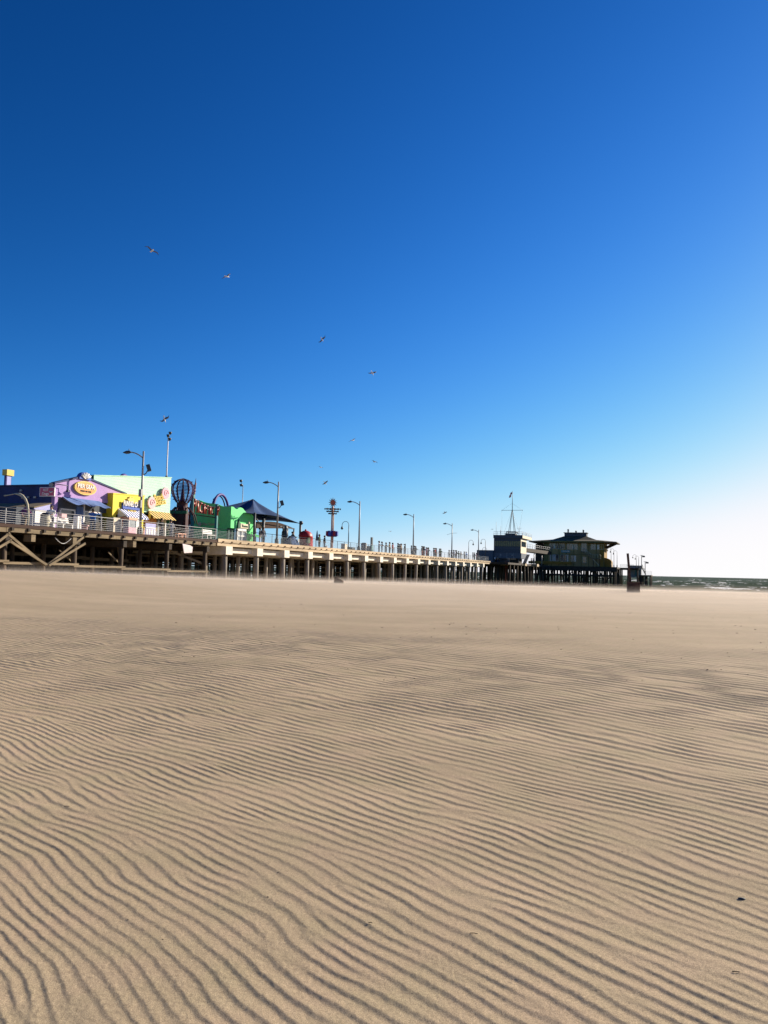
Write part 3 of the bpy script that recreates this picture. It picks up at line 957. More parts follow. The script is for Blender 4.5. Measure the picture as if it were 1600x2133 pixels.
f = MB().box(p_[0] + .1, p_[0] + .16, -.12, -.083, .2, .7).box(p_[1] - .2, p_[1] - .14, -.12, -.083, .2, .7).box(p_[0] + .1, p_[1] - .14, -.12, -.083, .66, .72).build('display_frame', 'white_paint', mt)
box('pane', 'pane_grey', f, p_[0] + .16, p_[1] - .2, -.10, -.084, .2, .66)
box('door_frame', 'pane_grey', mt, p_[2], p_[2] + .25, 0, .3, 0, 2.4)
box('door_frame', 'white_paint', mt, p_[3], p_[3] + .12, -.1, .2, 0, 2.0)
xa, za = L(308, 1063, V, uL); xb, _ = L(353, 1064, V, uL)
xa2, za2 = L(321, 1080, V - 1.3, uL); xb2, zb_ = L(367, 1084, V - 1.3, uL)
zo = (za2 + zb_) / 2
AW = lambda i, j: ((xa + (xb - xa) * i) * (1 - j) + (xa2 + (xb2 - xa2) * i) * j, -.02 - 1.3 * j, za * (1 - j) + zo * j)
mb = MB().grid(AW, 24, 5)
mb.add([AW(0, 0), AW(0, 1), (xa, -.02, zo)], [(0, 1, 2)])
mb.add([AW(1, 0), AW(1, 1), (xb, -.02, zo)], [(0, 2, 1)])
mb.build('awning', 'stripe_yellow', mt)
# sign: two pink discs and two lines of yellow letters
sx_, sz_ = L(328, 1040, V, uL)
bs = thing('snack_sign', 'slanted yellow lettering between two round pink discs on the mint wall', 'sign', uL + sx_, V - .02, DECK + sz_)
for name_, px, py, rr_, m_ in (('disc', 316, 1047.5, .60, 'pale_pink'), ('disc', 345, 1027.5, .60, 'pink')):
    dx, dz = L(px, py, V - .3, uL); dx -= sx_; dz -= sz_
    MB().prism([(dx + rr_ * math.cos(t), dz + rr_ * math.sin(t)) for t in [2 * math.pi * k / 32 for k in range(32)]], 'y', -.34, -.2).build(name_, m_, bs)
    MB().tube([(dx + (.4 - .03 * k) * math.cos(k * .7), -.35, dz + (.4 - .03 * k) * math.sin(k * .7)) for k in range(12)], .04, 5).build('swirl', 'pink' if m_ != 'pink' else 'pale_pink', bs)
for s_, px, py, wd in (('Beach', 330, 1036, 1.5), ('Bites', 334, 1046, 1.7)):
    dx, dz = L(px, py, V - .28, uL)
    lettering('lettering', s_, 'sign_yellow', bs, dx - sx_, -.26, dz - sz_, .85, wd, tilt=R(10), depth=.08)
# floodlight mast on the mint roof
ux, z0 = on_v(347, 993, V + 2); _, z1 = on_v(348, 908, V + 2)
fm = thing('floodlight_mast', 'tall white mast with floodlights behind the mint building parapet', 'light mast', ux, V + 2, DECK + 3.4)
H = z1 - DECK - 3.4
MB().tube([(0, 0, 0), (0, 0, H)], [.09, .05], 8).build('pole', 'white_paint', fm)
MB().ball((0, 0, ztr + .35 - 3.4), .16).build('collar', 'lamp_dark', fm)
for dx, dz in ((-.16, .0), (.13, -.32), (.18, .34)):
    f = MB().lathe([(.02, -.15), (.12, -.1), (.18, .12), (.16, .15), (.02, .15)], 12, (dx, -.1, H + dz)).build('floodlight', 'lamp_dark', fm)
    MB().tube([(0, 0, H - .3), (dx, -.1, H + dz)], .035, 6).build('bracket', 'lamp_dark', f)
vm = 9.0
ux, z0 = on_v(505, 1050, vm); _, z1 = on_v(503, 1010, vm)
f2 = thing('floodlight_mast', 'thin dark mast with two lamps behind the green building', 'light mast', ux, vm)
H = z1 - DECK
MB().tube([(0, 0, 0), (0, 0, H)], [.07, .04], 8).build('pole', 'lamp_grey', f2)
for dy, dz in ((.25, 0), (.3, .55)):
    f = MB().lathe([(.02, -.18), (.14, -.12), (.2, .14), (.02, .18)], 12, (-.05, dy, H + dz)).build('floodlight', 'lamp_dark', f2)
    MB().tube([(0, 0, H - .2), (-.05, dy, H + dz)], .03, 6).build('bracket', 'lamp_dark', f)
# coaster hoops behind
def hoop(label, px0, px1, pyt, v, r, col='navy'):
    ua, za = on_v(px0, pyt, v); ub, _ = on_v(px1, pyt, v)
    t = thing('roller_coaster_track', label, 'ride track', (ua + ub) / 2, v)
    rad = (ub - ua) / 2; top = za - DECK
    ctr = top - rad
    pts = [(rad * math.cos(math.pi * k / 24), .25 * math.cos(math.pi * k / 24), ctr + rad * math.sin(math.pi * k / 24)) for k in range(25)]
    pts = [(pts[0][0], pts[0][1], 0)] + pts + [(pts[-1][0], pts[-1][1], 0)]
    MB().tube(pts, r, 10).build('rail', 'violet', t)
    MB().tube([(x * .93, y + .35, z - r) for x, y, z in pts], r * .5, 8).build('guide_rail', 'maroon', t)
    MB().tube([(-rad * .68, .1, 0), (-rad * .68, .1, ctr + rad * .7)], r * .9, 8).build('support_column', 'navy', t)
    return t
hoop('dark arched coaster track showing just over the mint roof', 246, 272, 988.5, 18, .25)
hoop('violet arched coaster track above the green building', 441.5, 480.5, 1026.5, 14, .17)

# --- cage ride and maroon base
ur, zr = on_v(380, 1047, 7.0)
cg = thing('cage_ride', 'dark red spiky balloon-shaped cage on a maroon base', 'ride', ur, 7.0)
zc0 = on_v(380, 1047, 7)[1] - DECK; zc1 = on_v(380, 997, 7)[1] - DECK
rc = 1.22
prof = [(.60, 0), (.78, .1), (1.05, .32), (1.2, .52), (1.12, .72), (.8, .88), (.42, .97), (.02, 1.0)]
def cage_r(t):
    for (r0, t0), (r1, t1) in zip(prof[:-1], prof[1:]):
        if t <= t1: return (r0 + (r1 - r0) * (t - t0) / (t1 - t0)) * rc / 1.2
    return 0.02
for k in range(12):
    a = 2 * math.pi * k / 12 + .1
    pts = [(cage_r(j / 16) * math.cos(a), cage_r(j / 16) * math.sin(a), zc0 + (zc1 - zc0) * j / 16) for j in range(17)]
    rb = MB().tube(pts, .06, 6).build('rib', 'maroon', cg)
    if k % 2 == 0:
        mb = MB()
        for j in range(2, 16, 2):
            p = Vector(pts[j]); d = Vector((math.cos(a), math.sin(a), .4 * (j / 16 - .3)))
            mb.tube([p, p + d * .24], [.08, .01], 5)
        mb.build('spikes', 'maroon', rb)
for j in range(1, 17):
    t = j / 17; r_ = cage_r(t)
    MB().tube([(r_ * math.cos(q), r_ * math.sin(q), zc0 + (zc1 - zc0) * t) for q in [2 * math.pi * i / 28 for i in range(29)]], .03, 5, caps=False).build('hoop', 'violet', cg)
MB().lathe([(.02, 0), (.3, 0), (.22, .6), (.12, 1.4), (.02, 1.75)], 12, (0, 0, zc0)).build('spire', 'maroon', cg)
MB().lathe([(.62, -1.0), (.66, -.6), (.6, -.5), (.58, -.05), (.64, .0), (.02, .02)], 20, (0, 0, zc0)).build('neck', 'maroon', cg)
mb = MB()
for k in range(8):
    a = 2 * math.pi * k / 8
    mb.tube([(.7 * math.cos(a), .7 * math.sin(a), zc0 - .5), (1.4 * math.cos(a), 1.4 * math.sin(a), zc0 - 1.3), (1.7 * math.cos(a), 1.7 * math.sin(a), zc0 - 2.3)], [.08, .07, .05], 6)
mb.build('struts', 'maroon', cg)
MB().box(-1.2, -.7, -1.3, 6, 0, zc0 - .9).build('base', 'maroon', cg)
v1, _ = on_u(401, 1075, ur - 1); 
MB().box(-1.35, -1.21, -1.5, 6, zc0 - 1.3, zc0 - 1.0).build('ledge', 'dark_green', cg)
for k in range(5):
    MB().tube([(-1.3, -1.0 + k * .8, .4), (-1.32, -.8 + k * .8, 1.2), (-1.3, -1.1 + k * .8, zc0 - 1.2)], .05, 5).build('pipe', 'dark_timber', cg)
u2, zh0 = on_v(396, 1060, 9.0); u3, zh1 = on_v(408.5, 995.5, 9.0)
hn = thing('horn_sculpture', 'tall curved dark red horn beside the cage ride', 'sculpture', u2, 9.0)
hx = u3 - u2; a_, b_ = zh0 - DECK, zh1 - DECK
MB().tube([(0, 0, 0), (-.1, 0, a_ * .6), (0, 0, a_), (hx * .45, 0, a_ + (b_ - a_) * .35), (hx * .85, 0, a_ + (b_ - a_) * .7), (hx, 0, b_)], [.08, .10, .12, .17, .12, .01], 10).build('horn', 'maroon', hn)
MB().tube([(.02, -.14, a_ - 1), (hx * .45 + .16, -.14, a_ + (b_ - a_) * .33), (hx * .98, -.05, b_ - .6)], .035, 6).build('rim', 'sign_red', hn)

# --- green building
V = 4.6
uL, zA = on_v(482, 1055, V); uR, zB = on_v(529, 1071, V)
gb = thing('cantina_building', 'bright green building with a wavy parapet', 'building', uL, V)
w = uR - uL
pl = []
for px, py in ((482, 1055), (487, 1056), (491, 1060), (494, 1061), (498, 1058), (502, 1057), (506, 1059), (510, 1064), (515, 1069), (521, 1070.5), (529, 1071.5)):
    x, z = L(px, py, V, uL); pl.append((x, z))
ztc = pl[0][1]
lo = L(484, 1100, V, uL)[1]
MB().prism([(0, lo), (w, lo)] + pl[::-1], 'y', 0, .35).build('front_wall', 'green', gb)
xw0 = L(494, 1110, V, uL)[0]; xw1 = L(515, 1110, V, uL)[0]
box('front_pier', 'dark_green', gb, 0, xw0, .3, .5, 0, lo)
box('front_pier', 'green', gb, w * .72, w, 0, .34, 0, lo - .003)
f = MB()
x0, x1 = xw0, xw0 + (xw1 - xw0) * .92
f.box(x0, x0 + .16, -.05, .25, 0, lo + .1).box(x1 - .16, x1, -.05, .25, 0, lo + .1).box(x0, x1, -.05, .25, lo - .3, lo + .1).box(x0, x1, -.05, .25, .95, 1.1).box((x0 + x1) / 2 - .06, (x0 + x1) / 2 + .06, -.05, .25, 0, lo)
f = f.build('window', 'white_paint', gb)
box('pane', 'pane_grey', f, x0 + .1, x1 - .1, .05, .1, 0, lo)
MB().prism([(0, 1.5), (2.6, .95), (2.6, .85), (0, 1.35)], 'y', -1.2, -.01).build('awning', 'green', gb) if False else None
MB().add([(w * .66, -.02, lo - .35), (w + .2, -.02, lo - .35), (w + .5, -1.3, lo - .85), (w * .66 + .5, -1.3, lo - .85)], [(0, 1, 2, 3)]).add([(w * .66, -.02, lo - .40), (w + .2, -.02, lo - .40), (w + .5, -1.3, lo - .90), (w * .66 + .5, -1.3, lo - .90)], [(3, 2, 1, 0)]).build('awning', 'green', gb)
# dark end wall with wavy top, facing up the pier
pts = []
for px, py in ((400, 1042), (409, 1041.5), (416, 1042), (424, 1045.5), (434, 1048), (446, 1049), (455, 1051), (462, 1054), (470, 1055.5), (482, 1055)):
    v_, z_ = on_u(px, py, uL); pts.append((v_ - V, z_ - DECK))
vend = pts[0][0]
MB().prism([(vend, 0), (.36, 0)] + [(max(a, .36), b) for a, b in pts[::-1]], 'x', .0, .3).build('end_wall', 'green', gb)
box('roof', 'dark_green', gb, .3, w, .36, vend, ztc - 1.0, ztc - .8)
sx_, sz_ = L(507, 1096, V, uL)
cs = thing('cantina_sign', 'white sign with dark lettering over the green building door', 'sign', uL + sx_, V - .1, DECK + sz_)
MB().box(-.85, .95, -.06, .1, -.26, .26).build('board', 'cream', cs)
MB().prism([(-1.5, -.3), (-.87, -.3), (-.87, .3), (-1.1, .42), (-1.2, .7), (-1.35, .35)], 'y', -.05, .08).build('figure', 'dark_green', cs)
MB().prism([(.97, -.5), (1.35, -.5), (1.3, .55), (1.1, .75)], 'y', -.05, .08).build('figure', 'cream', cs)
lettering('lettering', 'Tacos', 'dark_green', cs, .05, -.09, 0, .42, 1.4)
v_, z_ = on_u(439, 1092, uL - .05)
ts = thing('wall_lettering', 'pale script lettering on the dark end wall of the green building', 'sign', uL - .06, v_, z_)
lettering('lettering', 'The Cantina', 'beige', ts, -.02, 0, 0, .42, 2.3, 'x')
MB().prism([(.95 + .24 * math.cos(t), .22 * math.sin(t)) for t in [2 * math.pi * k / 16 for k in range(16)]] , 'x', -.05, .0).build('emblem', 'beige', ts) if False else \
    MB().prism([(1.45 + .24 * math.cos(t), .24 * math.sin(t)) for t in [2 * math.pi * k / 16 for k in range(16)]], 'x', -.05, .0).build('emblem', 'beige', ts)

# --- teal gateway with red letters
ug = uL - 2.2
va, za = on_u(402.5, 1034, ug); vb, zb3 = on_u(452, 1050, ug)
gw = thing('park_gateway', 'teal gateway posts carrying a sagging sign of tall red letters', 'gateway', ug, vb)
dv = va - vb
MB().box(-.13, .13, -.13, .13, 0, zb3 - DECK).build('post', 'teal', gw)
MB().box(-.16, .16, dv - .16, dv + .16, 0, za - DECK + .3).build('post', 'teal', gw)
word = 'PACIFIC PARK'
n = 9
for k, ch in enumerate('PACIFIC P'):
    t = (k + .55) / n
    px = 403.5 + 54.5 * t
    ptop = 1038 + 20 * math.sin(t * math.pi * .55) + (-3 if k > 7 else 0)
    pbot = 1069 + 7 * t
    v_, zt_ = on_u(px, ptop, ug - .3); _, zb_ = on_u(px, pbot, ug - .3)
    if ch != ' ':
        hgt = zt_ - zb_
        me = lettering('lettering', ch, 'sign_red', gw, -.3, v_ - vb, (zt_ + zb_) / 2 - DECK, hgt * 1.36, dv / n * .8, 'x', depth=.09)
MB().tube([(-.2, dv * (1 - t) * 1.02, on_u(403 + 54 * t, 1034 + 22 * math.sin(t * math.pi * .55), ug - .2)[1] - DECK) for t in [i / 12 for i in range(13)]], .05, 6).build('top_cable', 'cream', gw)
MB().tube([(-.2, dv * (1 - t) * 1.02, on_u(403 + 54 * t, 1071 + 7 * t, ug - .2)[1] - DECK) for t in [i / 12 for i in range(13)]], .05, 6).build('bottom_rail', 'maroon', gw)

# ------------------------------------------------------------------ shade canopy, kiosk, ride tower
u0, _ = on_v(626, 1090, 2.6)
ca = thing('shade_canopy', 'navy peaked fabric shade canopy on dark posts above the pier deck', 'canopy', u0, 2.6)
zc = on_v(627, 1091, 2.6)[1] - DECK
up, zp = on_v(527, 1040.5, 8.0); xp, yp, zp = up - u0, 5.4, zp - DECK
xl = on_v(530, 1092, 3.2)[0] - u0
C4 = [(0, 0, zc), (xl, .6, zc + .5), (xl - 1.5, 10.5, zc + .4), (.5, 10.5, zc + .3)]
mb = MB()
for k in range(4):
    A, B = C4[k], C4[(k + 1) % 4]
    def fn(i, j, A=A, B=B):
        e = Vector(A) * (1 - i) + Vector(B) * i
        e.z += .28 * math.sin(math.pi * i)
        c = Vector((xp, yp, zp))
        p = e * (1 - j) + c * j
        p.z -= 0.95 * math.sin(math.pi * j) * (.62 + .38 * math.cos(math.pi * (i - .5) * 2))
        return p
    mb.grid(fn, 16, 14)
mb.build('fabric', 'canopy_navy', ca)
mb = MB()
for k in range(4):
    A = Vector(C4[k]); c = Vector((xp, yp, zp + .02))
    mb.tube([A * (1 - j) + c * j - Vector((0, 0, .93 * math.sin(math.pi * j) * .24 * 2.0 - .0)) for j in [q / 12 for q in range(13)]], .05, 5)
mb.build('edge_cable', 'lamp_dark', ca)
for k, (x, y, z) in enumerate(C4):
    MB().tube([(x, y, 0), (x, y, z + (.35 if k == 0 else .1))], .15, 10).build('post', 'lamp_dark', ca)
x, z = on_v(549, 1080, 3.4); x -= u0
MB().tube([(x, .8, 0), (x, .8, z - DECK)], .17, 10).build('post', 'lamp_dark', ca)
MB().tube([(x, .8, z - DECK - 1.1), (x - 1.6, 1.6, z - DECK + .6)], .08, 6).tube([(x, .8, z - DECK - 1.1), (x + 1.8, 1.4, z - DECK + .5)], .08, 6).build('strut', 'lamp_dark', ca)
MB().ball((0, -.1, zc + .1), .26).build('bracket', 'lamp_dark', ca)
c2 = thing('shade_canopy', 'pale flat shade canopy behind the navy peaked canopy', 'canopy', u0 + 1.5, 5)
zq = on_v(600, 1097, 5)[1] - DECK
MB().grid(lambda i, j: (-9 + 10.5 * i, 6 * j, zq - .15 + .55 * (1 - i) * .3 + .45 * math.sin(math.pi * i) * (1 - j * .4)), 20, 8).build('fabric', 'canopy_white', c2)
MB().tube([(-9, 0, zq - .02), (1.5, 0, zq - .2)], .07, 6).build('beam', 'lamp_dark', c2)
for x, y in ((-9, 0), (1.5, 0), (-9, 6), (1.5, 6)):
    MB().tube([(x, y, 0), (x, y, zq - .1)], .1, 8).build('post', 'lamp_dark', c2)

ux = u_at(636, 2.0)
rk = thing('red_kiosk', 'red domed kiosk beside the canopy post', 'kiosk', ux, 2.0)
MB().lathe([(.85, 0), (.85, 1.35), (.9, 1.4)], 12).build('wall', 'red', rk)
MB().lathe([(.92, 1.40), (.88, 1.62), (.68, 1.92), (.35, 2.1), (.12, 2.16), (.1, 2.3), (.01, 2.34)], 12).build('dome_roof', 'red', rk)
MB().box(-.8, -.1, -.80, -.5, .5, 1.2).build('hatch', 'plant', rk)
MB().box(.55, .78, -.72, -.5, 0, 1.38).build('corner_post', 'red', rk)

vt = 24.0
ut, zs = on_v(693.5, 1047, vt)
tw = thing('drop_tower_ride', 'pink drop tower ride topped by a spiked red sun', 'ride', ut, vt)
H = zs - DECK
sc = (Wp(ut, vt) - EYE).length / FPX           # metres per photo pixel out there
MB().tube([(0, 0, 0), (0, 0, H - 8 * sc)], 2.6 * sc, 12).build('mast', 'pale_orange', tw)
MB().tube([(0, -2.9 * sc, H - 84 * sc), (0, -2.9 * sc, H - 24 * sc)], .7 * sc, 6).build('guide_rail', 'orange', tw)
MB().tube([(-2.4 * sc, -1.9 * sc, H - 60 * sc), (-2.4 * sc, -1.9 * sc, H - 26 * sc)], .6 * sc, 6).tube([(2.4 * sc, -1.9 * sc, H - 60 * sc), (2.4 * sc, -1.9 * sc, H - 26 * sc)], .6 * sc, 6).build('guide_rail', 'white_paint', tw)
fx = Vector((-0.55, -0.84, 0)).normalized()    # the sun faces the beach
sx = Vector((-fx.y, fx.x, 0))
sn = MB()
def disc(mb, r, d0, d1, mi=0, n=24, star=None):
    pts = []
    for k in range(n):
        a = 2 * math.pi * k / n
        q = r if star is None else (star if k % 2 == 0 else r)
        pts.append((q * math.sin(a), q * math.cos(a)))
    vs = [sx * p[0] + fx * d + Vector((0, 0, H + p[1])) for d in (d0, d1) for p in pts]
    fs = [tuple(range(n)), tuple(range(n, 2 * n))] + [(i, (i + 1) % n, n + (i + 1) % n, n + i) for i in range(n)]
    mb.add(vs, fs, mi)
disc(sn, 5.4 * sc, -.3 * sc, 1.6 * sc); sn = sn.build('sun_disc', 'sign_red', tw)
mb = MB()
for k in range(12):
    a = 2 * math.pi * k / 12
    d = sx * math.sin(a) + Vector((0, 0, math.cos(a)))
    mb.tube([d * 5 * sc + Vector((0, 0, H)), d * 11 * sc + Vector((0, 0, H))], [1.5 * sc, .15 * sc], 6)
mb.build('rays', 'maroon', sn)
for rr_, dz, n in ((16.5, -13.5, 12), (12, -18.5, 10), (8, -23, 8)):
    mb = MB()
    for k in range(n):
        a = 2 * math.pi * (k + .3) / n
        mb.tube([(0, 0, H + dz * sc), (rr_ * sc * math.cos(a), rr_ * sc * math.sin(a), H + (dz + .6) * sc)], .5 * sc, 5)
        mb.ball((rr_ * sc * math.cos(a), rr_ * sc * math.sin(a), H + dz * sc), 1.5 * sc, 6, 1)
    mb.tube([(rr_ * .8 * sc * math.cos(2 * math.pi * k / 24), rr_ * .8 * sc * math.sin(2 * math.pi * k / 24), H + dz * sc) for k in range(25)], .7 * sc, 5, 1)
    mb.build('lamp_ring', ['galvanised', 'slate'], tw)
MB().lathe([(3 * sc, -6 * sc), (10 * sc, -6 * sc), (11 * sc, -2 * sc), (11 * sc, 4 * sc), (9.5 * sc, 6 * sc), (3 * sc, 6 * sc)], 12, (0, 0, H - 65 * sc)).build('gondola', 'violet', tw)
for k in range(8):
    a = 2 * math.pi * k / 8
    MB().box(-.24, .24, -.14, .14, -.45, .5).build('seat', 'red' if k % 2 else 'blue', tw).matrix_local = Matrix.Translation((11.6 * sc * math.cos(a), 11.6 * sc * math.sin(a), H - 65 * sc)) @ Matrix.Rotation(a + R(90), 4, 'Z')
MB().lathe([(13 * sc, 0), (13 * sc, 5 * sc), (11 * sc, 6 * sc), (3 * sc, 7 * sc)], 16).build('base', 'blue', tw)

# ------------------------------------------------------------------ lamps
def street_lamp(px, label, flood=False, boxes=0, extra=None):
    t = thing('street_lamp', label, 'street lamp', u_at(px, .45), .45, DECK, 'tall street lamps along the pier')
    MB().lathe([(.24, 0), (.24, .55), (.17, .62), (.13, .7)], 10).build('base', 'lamp_dark', t)
    MB().tube([(0, 0, .7), (0, 0, 7.3)], [.125, .075], 10).build('pole', 'lamp_grey', t)
    a = [(-.02, .0, 6.6)]
    for k in range(11):
        q = k / 10
        a.append((-.18 * q, 1.3 * q, 6.65 + .58 * math.sin(q * math.pi * .5) ** .8))
    MB().tube(a, [.055] * len(a), 8).build('arm', 'lamp_grey', t)
    x, y, z = a[-1]
    MB().tube([(x, y - .12, z), (x - .03, y + .05, z + .0), (x - .08, y + .3, z - .02), (x - .11, y + .62, z - .03)], [.07, .14, .15, .04], 8).build('lamp_head', 'lamp_dark', t)
    MB().tube([(x, y + .1, z + .14), (x, y + .1, z + .3)], .03, 5).build('photocell', 'lamp_dark', t)
    if flood:
        zf = 5.55 if flood == 1 else 4.5
        f = MB().box(-.2, .2, -.16, .16, -.3, .3).build('floodlight', 'lamp_dark', t)
        MB().box(-.16, .16, -.175, -.162, -.25, .25).build('lens', 'lamp_glass', f)
        f.matrix_local = Matrix.Translation((.35, -.34, zf + .32)) @ Matrix.Rotation(R(35), 4, 'Z') @ Matrix.Rotation(R(-18), 4, 'X')
        MB().tube([(0, 0, zf - .35), (.18, -.2, zf - .2), (.33, -.30, zf + .15)], .045, 6).build('bracket', 'lamp_dark', t)
    for k in range(boxes):
        box('junction_box', 'lamp_grey', t, -.26, -.1, -.14, .14, 3.3 - .95 * k, 3.95 - .95 * k)
    return t
street_lamp(292, 'tall street lamp with a square floodlight, in front of the yellow stall', 1, 2)
street_lamp(576.5, 'tall street lamp with a tilted floodlight, in front of the navy canopy', 2)
street_lamp(747.5, 'tall street lamp just right of the pink drop tower ride')
street_lamp(860.5, 'tall street lamp midway out along the concrete pier')
l5 = street_lamp(941, 'tall street lamp with a thin crossbar halfway up its pole')
MB().tube([(-.4, 1.0, 4.9), (0, 0, 5.25), (.3, -1.0, 5.3)], .03, 5).build('crossbar', 'lamp_grey', l5)
street_lamp(996.5, 'farthest tall street lamp, beside the harbour office')

def crook_lamp(px, v, label, side=1, h=3.9, z=DECK, u=None, double=False):
    uu = u if u is not None else u_at(px, v)
    vv = v if u is None else on_u(px, 1160, u)[0]
    t = thing('crook_lamp', label, 'lamp post', uu, vv, z, 'crook-necked lamp posts on the pier')
    MB().lathe([(.17, 0), (.17, .5), (.09, .7), (.08, 1.2)], 8).build('base', 'lamp_dark', t)
    MB().tube([(0, 0, 1.1), (0, 0, h)], [.075, .055], 8).build('pole', 'lamp_dark', t)
    for s in ([side, -side] if double else [side]):
        a = [(0, 0, h - .15)] + [(0, s * (.55 - .55 * math.cos(math.pi * k / 10)), h + .55 * math.sin(math.pi * k / 10)) for k in range(11)] + [(0, s * 1.1, h - .25)]
        MB().tube(a, .04, 6).build('arm', 'lamp_dark', t)
        MB().lathe([(.03, .35), (.09, .28), (.2, .02), (.19, -.04), (.1, -.16), (.02, -.2)], 10, (0, s * 1.1, h - .5)).build('lamp_shade', 'lamp_dark', t)
    return t
crook_lamp(725.5, 3.0, 'crook-necked lamp post between the drop tower and a tall street lamp')
crook_lamp(976, 3.0, 'crook-necked lamp post with its lamp on the right, before the harbour office', -1, 4.3)
crook_lamp(1011, 2.0, 'taller crook-necked lamp post in front of the low slate wing', 1, 4.9, u=138)
crook_lamp(1005, 2.0, 'smaller crook-necked lamp post in front of the low slate wing', -1, 3.4, u=150)
# old curved lamp at the left edge
ul = u_at(59, .4)
cl = thing('curved_lamp', 'weathered curved lamp arm rising behind the railing at the left', 'lamp post', ul, .4)
zt = on_v(45, 1030, .4)[1] - DECK
pts = []
for px, py in ((59, 1076), (58.6, 1062), (57, 1050), (53, 1040), (47, 1033), (40, 1029.5), (32, 1028.5), (24, 1030), (16, 1031.5), (9, 1032.5)):
    q = min(1, (59 - px) / 50.0)
    v_, z_ = on_u(px, py, ul); pts.append((0, v_ - .4, z_ - DECK))
pts = [(0, pts[0][1], -.3)] + pts
MB().tube(pts, [.08, .08, .08, .085, .09, .10, .10, .04, .035, .045, .05], 10).build('pole', 'beige', cl)
x, y, z = pts[5]
MB().ball((0, y, z - .12), .1).build('bracket', 'lamp_grey', cl)

# ------------------------------------------------------------------ things on the deck
def slat_bench(px, v, label, wd=1.8, rot=0.0):
    t = thing('bench', label, 'bench', u_at(px, v), v, DECK, 'white benches on the deck', rot)
    h = wd / 2
    mb = MB()
    for k in range(4): mb.box(-h, h, -.28 + .15 * k, -.15 + .15 * k, .42, .46)
    mb.build('seat', 'white_paint', t)
    mb = MB()
    for k in range(3): mb.box(-h, h, .30 + .03 * k, .34 + .03 * k, .56 + .16 * k, .68 + .16 * k)
    mb.build('backrest', 'white_paint', t)
    for s in (-1, 1):
        MB().bar((s * (h - .15), -.25, 0), (s * (h - .15), -.2, .42), .06, .06).build('leg', 'white_paint', t)
        MB().bar((s * (h - .15), .36, 0), (s * (h - .15), .40, .95), .06, .06).build('leg', 'white_paint', t)
    return t
slat_bench(128, 2.2, 'white slatted bench below the open front of the purple shop', 2.3)
slat_bench(437, 2.0, 'white slatted bench in front of the dark green end wall', 1.9)
tb = thing('picnic_table', 'low white picnic table by the railing below the purple shop', 'table', u_at(126, 1.0), 1.0)
MB().box(-1.1, 1.1, -.35, .35, .40, .46).build('tabletop', 'white_paint', tb)
for s in (-1, 0, 1): MB().box(s - .06, s + .06, -.3, .3, 0, .397).build('leg', 'white_paint', tb)
bx = thing('paper_box', 'small pale box standing on the white bench back', 'box', u_at(130, 2.6), 2.6, DECK + 1.0)
MB().box(-.28, .28, -.15, .15, 0, .32).build('carton', 'pale_pink', bx)
MB().box(-.29, .29, -.16, .16, .323, .35).build('lid', 'cream', bx)
pd = thing('white_pedestal', 'white pedestal with a wide foot left of the blue shop door', 'pedestal', u_at(161, 1.6), 1.6)
MB().box(-.22, .22, -.22, .22, 0, 1.15).build('post', 'white_paint', pd)
MB().box(.3, 1.1, -.25, .25, .42, .5).box(.4, .48, -.2, .2, 0, .417).box(.9, .98, -.2, .2, 0, .417).build('side_shelf', 'pale_pink', pd)
br = thing('barrel_bin', 'large beige barrel bin beside the white hut', 'bin', u_at(94, 1.2), 1.2)
MB().lathe([(.32, 0), (.36, .25), (.37, .6), (.34, .92)], 20).build('body', 'beige', br)
MB().lathe([(.37, .92), (.37, .98), (.2, 1.14), (.02, 1.16)], 20).build('lid', 'opening', br)
cb = thing('cabinet', 'pale grey cabinet block left of the stall window', 'cabinet', u_at(239, 2.4), 2.4)
MB().box(-.6, .55, -.3, .4, 0, 1.42).build('body', 'beige', cb)
for s in (-.58, -.01): MB().box(s, s + .54, -.325, -.303, .1, 1.35).build('door', 'cream', cb)
pc = thing('popcorn_cart', 'white and red snack cart with a glass case in front of the yellow stall', 'cart', u_at(270.5, 1.7), 1.7)
MB().box(-.55, .5, -.3, .3, .12, .62).build('base', 'pink', pc)
MB().box(-.68, .75, -.36, .36, 0, .117).build('foot', 'white_paint', pc)
f = MB()
for x in (-.55, .45):
    for y in (-.3, .25): f.box(x, x + .06, y, y + .06, .62, 1.3)
f = f.build('case_frame', 'white_paint', pc)
box('pane', 'pane_grey', f, -.5, .46, -.26, .22, .623, 1.26)
MB().box(-.62, .57, -.36, .36, 1.303, 1.5).build('canopy', 'pale_orange', pc)
MB().prism([(.85 + .3 * math.cos(t), 1.05 + .34 * math.sin(t)) for t in [2 * math.pi * k / 16 for k in range(16)]], 'y', -.1, .1).box(.8, .9, -.06, .06, .12, .75).build('round_sign', 'white_paint', pc)
pk = thing('menu_board', 'lilac board with white bars in front of the orange counter', 'board', u_at(313, 1.5), 1.5)
MB().box(-.75, .75, -.04, .04, .05, 1.15).build('board', 'lavender', pk)
for k in range(4): MB().box(-.65 + .36 * k, -.42 + .36 * k, -.065, -.043, .15, .62).build('bar', 'white_paint', pk)
MB().box(-.7, .7, -.065, -.043, .72, .8).build('bar', 'white_paint', pk)
tc = thing('litter_bin', 'dark slatted litter bin next to the third tall street lamp', 'bin', u_at(758, .9), .9)
MB().lathe([(.42, .08), (.42, 1.1)], 16).build('body', 'lamp_dark', tc)
mb = MB()
for k in range(7): mb.lathe([(.425, .14 + .14 * k), (.45, .16 + .14 * k), (.45, .2 + .14 * k), (.425, .22 + .14 * k)], 16)
mb.build('slats', 'lamp_grey', tc)
MB().lathe([(.46, 1.1), (.46, 1.18), (.3, 1.28), (.05, 1.3)], 16).build('lid', 'lamp_dark', tc)
